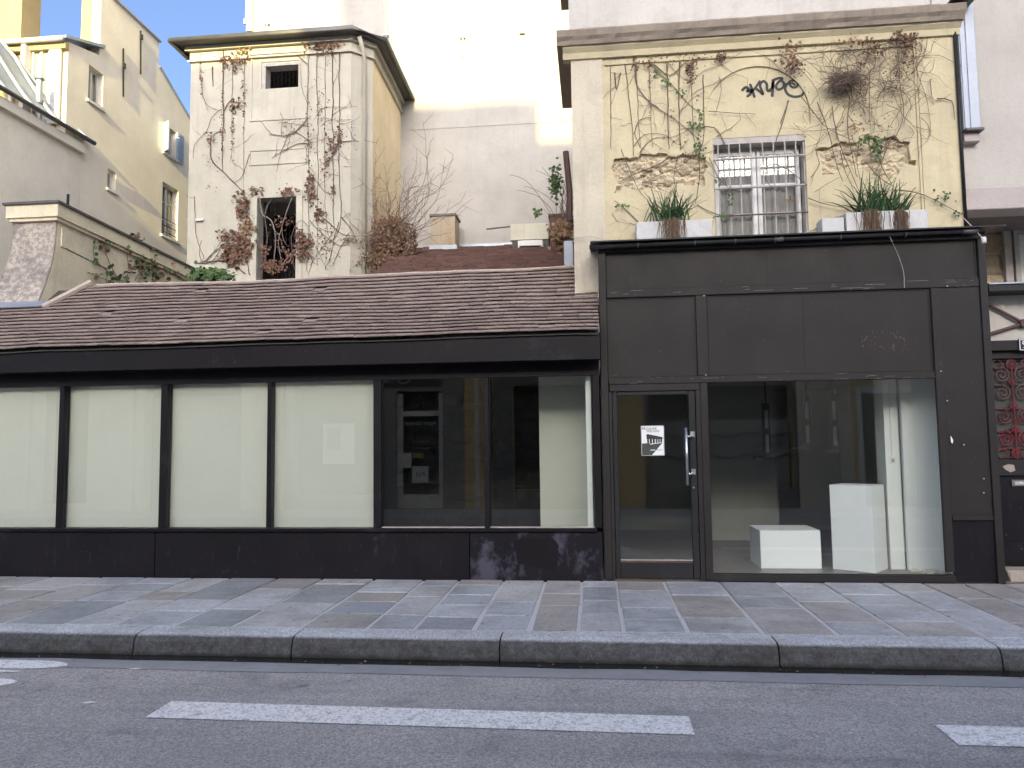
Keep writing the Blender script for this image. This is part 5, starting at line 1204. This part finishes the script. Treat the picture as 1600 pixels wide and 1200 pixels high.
vine('bare_vine', 'tall bare climbing vine in parallel stems on the right half of the tower', 'vine', TY,
     [cl((635, 140), (632, 400), (635, 700), (630, 1130)), cl((675, 130), (672, 350), (675, 640), (678, 880), (675, 1100)), cl((710, 140), (708, 400), (705, 660), (712, 900), (710, 1120)), cl((742, 150), (742, 400), (745, 650), (745, 950)), cl((775, 140), (772, 400), (770, 600), (778, 870), (760, 960), (720, 1000)),
      cl((710, 640), (740, 610), (775, 550), (860, 545)), cl((670, 430), (700, 400), (760, 390), (850, 390)), cl((635, 440), (600, 480), (540, 520), (460, 515)), cl((635, 480), (590, 470), (500, 465)), cl((640, 560), (580, 560), (520, 590), (470, 620)), cl((640, 540), (560, 500), (520, 570), (490, 680)), cl((635, 380), (600, 300), (600, 200)), cl((700, 440), (760, 450), (830, 450)),
      cl((880, 540), (940, 552)), cl((780, 880), (830, 940), (850, 1010)), cl((680, 870), (740, 920), (790, 960), (850, 970)), cl((640, 900), (700, 960), (780, 1010), (850, 970), (930, 980)), cl((650, 700), (700, 760), (745, 780)), cl((630, 200), (580, 160), (560, 150)), cl((790, 660), (830, 660)), cl((770, 900), (720, 1100)), cl((820, 950), (740, 1100)), cl((640, 950), (700, 1080), (720, 1120)), cl((740, 960), (640, 1100))],
     [(*c2(690, 120), 26, 13, 110, 'dead', .09), (*c2(745, 110), 14, 10, 40, 'straw', .09), (*c2(640, 760), 8, 34, 70, 'dead', .10), (*c2(680, 860), 10, 18, 40, 'dead', .10), (*c2(770, 510), 4, 18, 36, 'dead', .09), (*c2(740, 560), 10, 22, 50, 'dead', .08), (*c2(745, 760), 3, 20, 18, 'dead', .08), (*c2(710, 640), 6, 22, 30, 'dead', .08), (*c2(640, 560), 8, 40, 40, 'dead', .06), (*c2(560, 500), 30, 24, 60, 'dead', .045), (*c2(700, 500), 30, 130, 160, 'dead', .05), (*c2(700, 1000), 34, 40, 90, 'dead', .06), (*c2(820, 520), 14, 30, 26, 'dead', .05), (*c2(820, 985), 16, 6, 24, 'dead', .07)],
     .0085, 'stem', .075, 4, 'climbing vines')
vine('dead_creeper', 'mass of dead brown creeper over the tower door opening', 'vine', TY-.04,
     [cl((410, 790), (430, 870), (470, 900), (490, 980), (480, 1100)), cl((560, 800), (520, 900), (500, 1000), (520, 1120)), cl((420, 1130), (450, 1000), (440, 860), (470, 800)), cl((570, 1120), (560, 980), (600, 900), (640, 940)), cl((500, 1120), (560, 1040), (620, 1010), (650, 1060)), cl((590, 960), (620, 1090))],
     [(*c2(545, 765), 18, 9, 45, 'dead', .11), (*c2(470, 1100), 18, 12, 80, 'dead', .12), (*c2(440, 1030), 8, 14, 26, 'dead', .11), (*c2(520, 900), 14, 10, 18, 'dead', .10), (*c2(610, 1010), 14, 24, 110, 'dead', .12), (*c2(590, 960), 8, 14, 30, 'dead', .12), (*c2(540, 1060), 14, 20, 40, 'dead', .10), (*c2(500, 980), 16, 30, 30, 'dead', .08)],
     .010, 'stem_grey', .12, 5, 'climbing vines')
# dry shrub by the tower's right side
rr = random.Random(8); DS = thing('dry_shrub', 'brown dry bush with bare twigs on the rear roof beside the tower', 'shrub'); YS = 7.3
m = MB(); lvb = MB(); base = PY(612, 405, YS)
for k in range(58):
    p = base+Vector((rr.gauss(0, .25), rr.gauss(0, .2), rr.uniform(-.2, .6))); a = rr.uniform(.25, math.pi-.25); L = rr.uniform(.5, 2.0); q = [p]
    if rr.random() < .35: a = rr.uniform(1.1, 1.9); L = rr.uniform(1.2, 2.7)
    for i in range(int(L/.09)): a += rr.gauss(0, .14); q.append(q[-1]+Vector((math.cos(a)*.09, rr.gauss(0, .025), math.sin(a)*.09)))
    m.tube(q, .009, 3, False, .004)
    if len(q) > 8:
        for i in range(4, len(q), 4):
            b = a+rr.choice((-1, 1))*rr.uniform(.4, 1.1); qq = [q[i]]
            for j in range(rr.randint(2, 6)): qq.append(qq[-1]+Vector((math.cos(b)*.07, rr.gauss(0, .02), math.sin(b)*.07)))
            m.tube(qq, .005, 3, False, .003)
lvd = MB()
for k in range(4200):
    c_ = PY(612, 374, YS); w_ = rr.uniform(-.62, .42); h_ = .30*(1-((w_+.1)/.6)**2 if abs(w_+.1) < .6 else 0)+.05
    p = c_+Vector((max(-.6, min(.5, rr.gauss(0, h_*.85))), rr.gauss(0, .18), w_+rr.gauss(0, .05))); leaf(lvb if rr.random() < .4 else lvd, p, rr.uniform(.03, .065), Vector((0, -1, .2)), rr)
for k in range(700): p = PY(590, 397, YS)+Vector((rr.uniform(-.55, .5), rr.gauss(0, .15), rr.gauss(-.2, .1))); leaf(lvb if rr.random() < .5 else lvd, p, rr.uniform(.03, .06), Vector((0, -1, .2)), rr)
raw(lvd, 'dark_leaves', 'dead', DS)['kind'] = 'stuff'
raw(m, 'twigs', 'stem', DS)['kind'] = 'stuff'; raw(lvb, 'leaves', 'straw', DS)['kind'] = 'stuff'
# wiry plant beside the yellow building
rr = random.Random(9); WP = thing('wiry_shrub', 'wiry arching shrub with a few green leaves left of the yellow building', 'shrub'); YS = 6.5
m = MB(); lvb = MB(); lg = MB()
for k in range(26):
    p = PY(rr.uniform(868, 892), rr.uniform(340, 380), YS); a = rr.uniform(1.2, 1.9); L = rr.uniform(.6, 1.9); q = [p]; cur = rr.choice((-1, 1, 1))*rr.uniform(.01, .09)
    for i in range(int(L/.09)): a += cur+rr.gauss(0, .08); q.append(q[-1]+Vector((math.cos(a)*.09, rr.gauss(0, .02), math.sin(a)*.09)))
    m.tube(q, .008, 3, False, .004)
for k in range(420): p = PY(rr.gauss(877, 8), rr.gauss(365, 10), YS-.2)+Vector((0, rr.gauss(0, .1), 0)); leaf(lvb, p, rr.uniform(.04, .10), Vector((0, -1, 0)), rr)
for k in range(150): p = PY(rr.gauss(868, 4), rr.gauss(280, 13), YS-.2)+Vector((0, rr.gauss(0, .05), 0)); leaf(lg, p, rr.uniform(.05, .09), Vector((0, -1, 0)), rr)
for k in range(16): p = PY(rr.gauss(840, 4), rr.gauss(330, 4), YS-.2); leaf(lg, p, rr.uniform(.05, .09), Vector((0, -1, 0)), rr)
raw(m, 'twigs', 'stem', WP)['kind'] = 'stuff'; raw(lvb, 'dry_leaves', 'straw', WP)['kind'] = 'stuff'; raw(lg, 'leaves', 'green', WP)['kind'] = 'stuff'
# ivy on the buttress wall, on its side plane
rr = random.Random(10); IV = thing('ivy', 'thin ivy trailing over the cream buttress wall', 'vine', 'climbing vines'); m = MB(); lg = MB(); ld = MB()
Bp = lambda px, py: PX(px, py, bx1+.03)
def b7(*pts): return [Bp(u/4.706, 300+v/4.706) for u, v in pts]
for st in (b7((900, 660), (780, 580), (700, 500), (690, 400), (740, 350)), b7((880, 650), (800, 500), (780, 420), (850, 390), (950, 400)), b7((640, 590), (700, 620), (830, 660)), b7((1000, 650), (1040, 560), (1000, 450), (950, 410)), b7((930, 660), (950, 540), (940, 450)), b7((1150, 650), (1190, 560), (1150, 480), (1050, 430)), b7((1020, 640), (1120, 600), (1180, 530)), b7((1340, 640), (1270, 580), (1200, 530), (1080, 440), (960, 330), (900, 300)), b7((850, 640), (920, 600), (1000, 590))):
    pts = smooth_path(st, .06, .008, rr, .012); m.tube(pts, .008, 4, False, .004)
    for p in pts:
        if rr.random() < .55: leaf(lg if rr.random() < .6 else ld, p+Vector((.03, rr.gauss(0, .06), rr.gauss(0, .06))), rr.uniform(.06, .12), Vector((1, -.5, 0)), rr)
for k in range(130):
    u, v = rr.choice(((990, 340), (1090, 460), (1030, 520), (1120, 560), (1200, 600), (780, 380), (1150, 490), (1060, 560)))
    p = Bp((u+rr.gauss(0, 40))/4.706, 300+(v+rr.gauss(0, 26))/4.706); leaf(lg if rr.random() < .7 else ld, p, rr.uniform(.05, .11), Vector((1, -.6, .1)), rr)
raw(m, 'stems', 'stem', IV)['kind'] = 'stuff'; raw(lg, 'leaves', 'green', IV)['kind'] = 'stuff'; raw(ld, 'dry_leaves', 'dead', IV)['kind'] = 'stuff'
GB = thing('green_bush', 'small green leafy bush behind the ridge next to the buttress wall', 'shrub'); lg = MB(); m = MB()
for k in range(700):
    p = PY(330+rr.gauss(0, 13), 434+rr.gauss(0, 5.5)-4*math.exp(-((k % 40)-20)**2/200), 4.0)+Vector((0, rr.gauss(0, .12), 0)); leaf(lg, p, rr.uniform(.05, .11), Vector((.2, -1, .5)), rr)
m.tube([PY(330, 455, 4.0), PY(330, 430, 4.0)], .02, 5); raw(lg, 'leaves', 'green', GB)['kind'] = 'stuff'; m.build('stem', 'stem', GB)

# vines on the yellow facade
f4 = lambda u, v: (860+u/3, v/3); f5 = lambda u, v: (1220+u/3, v/3)
def L4(*p): return [f4(*q) for q in p]
def L5(*p): return [f5(*q) for q in p]
vine('facade_vine', 'bare vine with a few fresh leaves on the left half of the yellow wall', 'vine', YF,
     [(.007, L4((400, 290), (410, 400), (470, 480), (560, 540), (620, 590), (700, 660))), (.007, L4((460, 290), (520, 350), (590, 420), (650, 490), (720, 540))), L4((350, 300), (365, 450), (385, 600), (388, 730)), L4((465, 300), (470, 500), (478, 690)), L4((545, 300), (550, 520), (555, 700)), L4((605, 290), (605, 450), (610, 700)), L4((665, 300), (668, 480), (672, 640), (700, 720), (760, 790), (800, 860)), L4((720, 350), (722, 600), (700, 720)), L4((400, 300), (410, 520), (425, 720)),
      L4((300, 340), (310, 420), (330, 340)), L4((470, 550), (420, 560), (395, 620), (420, 690)), L4((390, 690), (440, 630), (540, 630), (600, 680)), L4((420, 720), (480, 650), (560, 640), (640, 610)), L4((480, 300), (560, 350), (640, 290), (740, 270)), L4((540, 290), (640, 380), (720, 330), (800, 300), (900, 240)), L4((660, 450), (720, 410), (790, 380), (860, 350)), L4((740, 520), (840, 530), (960, 535)), L4((780, 640), (850, 600), (890, 560), (885, 530)), L4((800, 300), (870, 350), (930, 370), (920, 430)), L4((790, 360), (800, 430), (770, 540)), L4((900, 230), (1000, 260), (1080, 330)), L4((700, 600), (770, 600), (830, 700)),
      (.006, L4((1115, 470), (1090, 560), (1060, 650), (1045, 720))), L4((740, 740), (790, 840), (850, 900), (850, 960)), (.006, L4((430, 1060), (360, 990), (300, 940))), L4((290, 1000), (310, 1040), (400, 1055)), L4((280, 310), (285, 700)), (.006, L4((690, 960), (740, 985), (800, 1010), (860, 1005))), L4((680, 700), (640, 760), (560, 800), (470, 840)), L4((560, 730), (500, 770), (430, 800), (330, 850)), L4((330, 700), (420, 900), (500, 960)), L4((600, 720), (580, 830), (600, 920)), L4((690, 720), (700, 820), (680, 950))],
     [(*f4(660, 320), 6, 14, 80, 'dead', .05), (*f4(800, 265), 6, 6, 40, 'dead', .05), (*f4(540, 380), 6, 4, 8, 'bright', .06), (*f4(495, 345), 5, 4, 8, 'bright', .06), (*f4(610, 425), 5, 5, 10, 'bright', .06), (*f4(680, 585), 8, 7, 26, 'bright', .06), (*f4(705, 530), 4, 6, 12, 'bright', .05), (*f4(400, 300), 4, 10, 22, 'dead', .05), (*f4(465, 300), 5, 6, 20, 'dead', .045), (*f4(700, 690), 6, 12, 30, 'green', .05), (*f4(330, 960), 8, 3, 14, 'bright', .045), (*f4(845, 930), 4, 10, 20, 'green', .045), (*f4(800, 1010), 8, 3, 16, 'bright', .05), (*f4(600, 270), 60, 8, 60, 'dead', .035), (*f4(620, 600), 30, 40, 50, 'dead', .03), (*f4(465, 420), 2, 40, 30, 'dead', .03), (*f4(780, 850), 4, 6, 8, 'bright', .05)],
     .0048, 'stem', .13, 6, 'climbing vines', (.15, .5), .02)
tang = []
rr = random.Random(12)
for k in range(120):
    x, y = rr.uniform(1265, 1440), rr.uniform(65, 200)
    if x < 1300 and y > 150: continue
    a = rr.uniform(0, 6.28); st = [(x, y)]; cur = rr.gauss(0, .22)
    for i in range(rr.randint(5, 12)): a += cur+rr.gauss(0, .3); x += 8*math.cos(a); y += 8*math.sin(a); st.append((x, y))
    tang.append((.0036, [p for p in st if p[1] > 52 and p[0] < 1465]))
tang = [t for t in tang if len(t[1]) > 2]
vine('facade_vine', 'dense tangle of bare brown vine on the right half of the yellow wall', 'vine', YF-.03,
     tang+[(.007, L5((170, 480), (215, 600), (260, 760), (290, 850))), (.007, L5((240, 500), (265, 640), (330, 800), (370, 900))), (.007, L5((320, 450), (315, 600), (360, 830))), L5((410, 330), (415, 480), (430, 640)), (.007, L5((540, 200), (560, 400), (575, 540), (540, 640))), L5((610, 170), (640, 330), (690, 500), (700, 640), (620, 710)), (.006, L5((90, 450), (160, 540), (220, 600), (350, 660))), L5((0, 580), (20, 520), (40, 470)), L5((640, 270), (740, 260), (860, 310)), L5((700, 370), (720, 470), (800, 440)), L5((730, 460), (800, 470), (815, 560)), (.007, L5((560, 890), (650, 905), (730, 940), (800, 980), (850, 1010))), (.006, L5((130, 930), (220, 960), (310, 975))), L5((160, 900), (220, 860), (280, 830)), L5((140, 830), (180, 770), (160, 700), (200, 630)), L5((40, 690), (100, 740), (160, 700)), L5((0, 260), (100, 330), (170, 420), (190, 520)), L5((50, 240), (140, 300), (220, 380)), L5((400, 760), (460, 830), (540, 880)), (.006, L5((280, 700), (300, 800), (330, 860))), L5((370, 640), (360, 760), (380, 850)), L5((440, 660), (470, 780), (520, 860)), L5((520, 640), (480, 740), (430, 820)), (.005, [(1262, 290), (1230, 265), (1200, 258), (1195, 280), (1215, 300)]), (.005, [(1115, 250), (1135, 290), (1160, 300)])],
     [(*f5(40, 250), 16, 14, 60, 'straw', .06), (*f5(60, 310), 14, 10, 50, 'dead', .06), (*f5(350, 190), 20, 6, 40, 'straw', .06), (*f5(580, 175), 16, 8, 90, 'dead', .055), (*f5(440, 230), 14, 8, 70, 'dead', .05), (*f5(600, 240), 8, 20, 50, 'dead', .05), (*f5(540, 360), 14, 24, 60, 'dead', .04), (*f5(390, 290), 6, 10, 40, 'dead', .04), (*f5(350, 600), 12, 10, 30, 'straw', .045), (*f5(400, 650), 10, 6, 36, 'green', .06), (*f5(450, 690), 5, 14, 50, 'green', .06), (*f5(760, 930), 12, 10, 22, 'strap', .055), (*f5(830, 1000), 6, 4, 10, 'strap', .05), (*f5(40, 930), 4, 3, 12, 'straw', .05), (*f5(400, 500), 70, 60, 120, 'dead', .03)],
     .0048, 'stem', .11, 7, 'climbing vines', (.15, .45), .03)
# the dark twig nest
NE = thing('twig_nest', 'dark bird nest of twigs caught in the vine on the yellow wall', 'nest'); m = MB(); rr = random.Random(14)
for k in range(300):
    c_ = PY(1321+rr.gauss(0, 11)+(14*rr.random() if k % 7 == 0 else 0), 125+rr.gauss(0, 5.0)-(8*rr.random() if k % 7 == 0 else 0), YF-.14+rr.gauss(0, .04)); a = rr.gauss(0.25, .6); L = rr.uniform(.08, .24)
    d = Vector((math.cos(a), rr.gauss(0, .25), math.sin(a)))*L/2; m.tube([c_-d, c_+Vector((0, 0, rr.gauss(0, .01))), c_+d], .0032, 3, False)
raw(m, 'twigs', 'stem', NE)['kind'] = 'stuff'
# planters with strap-leaved plants
def planter(label, px0, px1, pyt, Y, zb, tufts, roots):
    a, b = PY(px0, pyt, Y), PY(px1, pyt, Y); z1 = a.z
    t = thing('planter', label, 'planter', 'planters on the shopfront roof')
    m = MB(); w = .02
    m.cbox(a.x, b.x, Y, Y+w, zb, z1, c=.006); m.box(a.x, b.x, Y+.2, Y+.2+w, zb, z1); m.box(a.x, a.x+w, Y+w+.0005, Y+.1995, zb, z1); m.box(b.x-w, b.x, Y+w+.0005, Y+.1995, zb, z1)
    m.build('trough', 'planter', t); bx('soil', 'twig', t, a.x+w+.001, b.x-w-.001, Y+w+.001, Y+.199, zb, z1-.03); return z1
def tuft(label, px, py, Y, n, spread, length, seed, roots=True, rootlen=.3):
    rr = random.Random(seed); t = thing('strap_plant', label, 'plant', 'strap-leaved plants in the planters'); m = MB(); c_ = PY(px, py, Y)
    for k in range(n):
        az_ = rr.uniform(0, 2*math.pi); el = rr.uniform(.5, 1.45); L = length*rr.uniform(.55, 1.15); w = rr.uniform(.007, .012)
        p = c_+Vector((rr.gauss(0, spread*.35), rr.gauss(0, .03), 0)); d = Vector((math.cos(az_)*math.cos(el), math.sin(az_)*math.cos(el)*.6, math.sin(el)))
        vs = []; seg = 6; droop = rr.uniform(.12, .42)
        for i in range(seg+1):
            s_ = Vector((-math.sin(az_), math.cos(az_)*.6, 0)).normalized()*w*(1-(i/seg)**2.2)+Vector((0, 0, .0))
            if abs(s_.x) < .002: s_.x += .003
            vs += [p+s_, p-s_]; p = p+d*(L/seg); d = (d+Vector((0, -.02, -droop*(.4+i/seg)*.75))).normalized()
        m.add(vs, [(2*i, 2*i+1, 2*i+3, 2*i+2) for i in range(seg)])
    raw(m, 'leaves', 'strap', t)['kind'] = 'stuff'
    if roots:
        m = MB()
        for k in range(90):
            p = c_+Vector((rr.gauss(0, spread*.28), -.06+rr.gauss(0, .015)-.02, rr.uniform(-.02, .03))); q = [p]
            for i in range(5): q.append(q[-1]+Vector((rr.gauss(0, .01), rr.gauss(0, .004), -rootlen*rr.uniform(.12, .23))))
            m.tube(q, .0045, 3, False, .002)
        raw(m, 'hanging_roots', 'twig', t)['kind'] = 'stuff'
PYp = .16; ZP = 3.965
planter('pale planter left of the barred window', 994, 1113, 347, PYp, ZP, 1, 1)
planter('pale planter right of the barred window, with two plants', 1322, 1450, 332, PYp, ZP, 1, 1)
planter('small pale planter between the window and the right planter', 1284, 1319, 341, PYp+.02, ZP, 0, 0)
tuft('green strap-leaved plant with hanging brown roots in the left planter', 1049, 347, PYp+.06, 110, .26, .40, 31, True, .34)
tuft('largest green strap-leaved plant in the right planter', 1357, 334, PYp+.06, 85, .24, .44, 32, True, .36)
tuft('smaller green strap-leaved plant at the right end of the right planter', 1404, 334, PYp+.06, 40, .12, .34, 33, True, .34)
tuft('upright green strap-leaved plant in the middle of the right planter', 1380, 333, PYp+.08, 34, .12, .40, 34, False)
# cables
def cable(label, pts, r, mat, end=None):
    o = MB().tube(smooth_path([Vector(p) for p in pts], .05, .001, rnd, .001), r, 6).build('cable', mat); tag(o, label, 'cable')
    if end: MB().tube([Vector(end)+Vector((0, 0, .03)), Vector(end), Vector(end)+Vector((0, 0, -.035))], .026, 8).build('cable_end', 'offwhite', o, True)
    return o
cable('pale cable slanting down to a white knob at the right corner of the shopfront', [PY(1502, 337, .1), PY(1520, 356, -.05), PY(1536, 373, -.15)], .006, 'greywood', tuple(PY(1537, 375, -.16)))
cable('thin wire dangling over the charcoal panels', [PY(1390, 370, -.14), PY(1402, 395, -.06), PY(1412, 425, -.03), PY(1413, 450, -.02)], .003, 'greywood')
cable('pale cable lying across the wall base below the barred window', [PY(1250, 368, .3), PY(1285, 352, .38), PY(1320, 334, .4)], .010, 'greywood')
cable('thin cable looping over the left pilaster foot', [PY(897, 372, .36), PY(925, 370, .36), PY(955, 378, .3), PY(985, 385, .2)], .005, 'greywood')
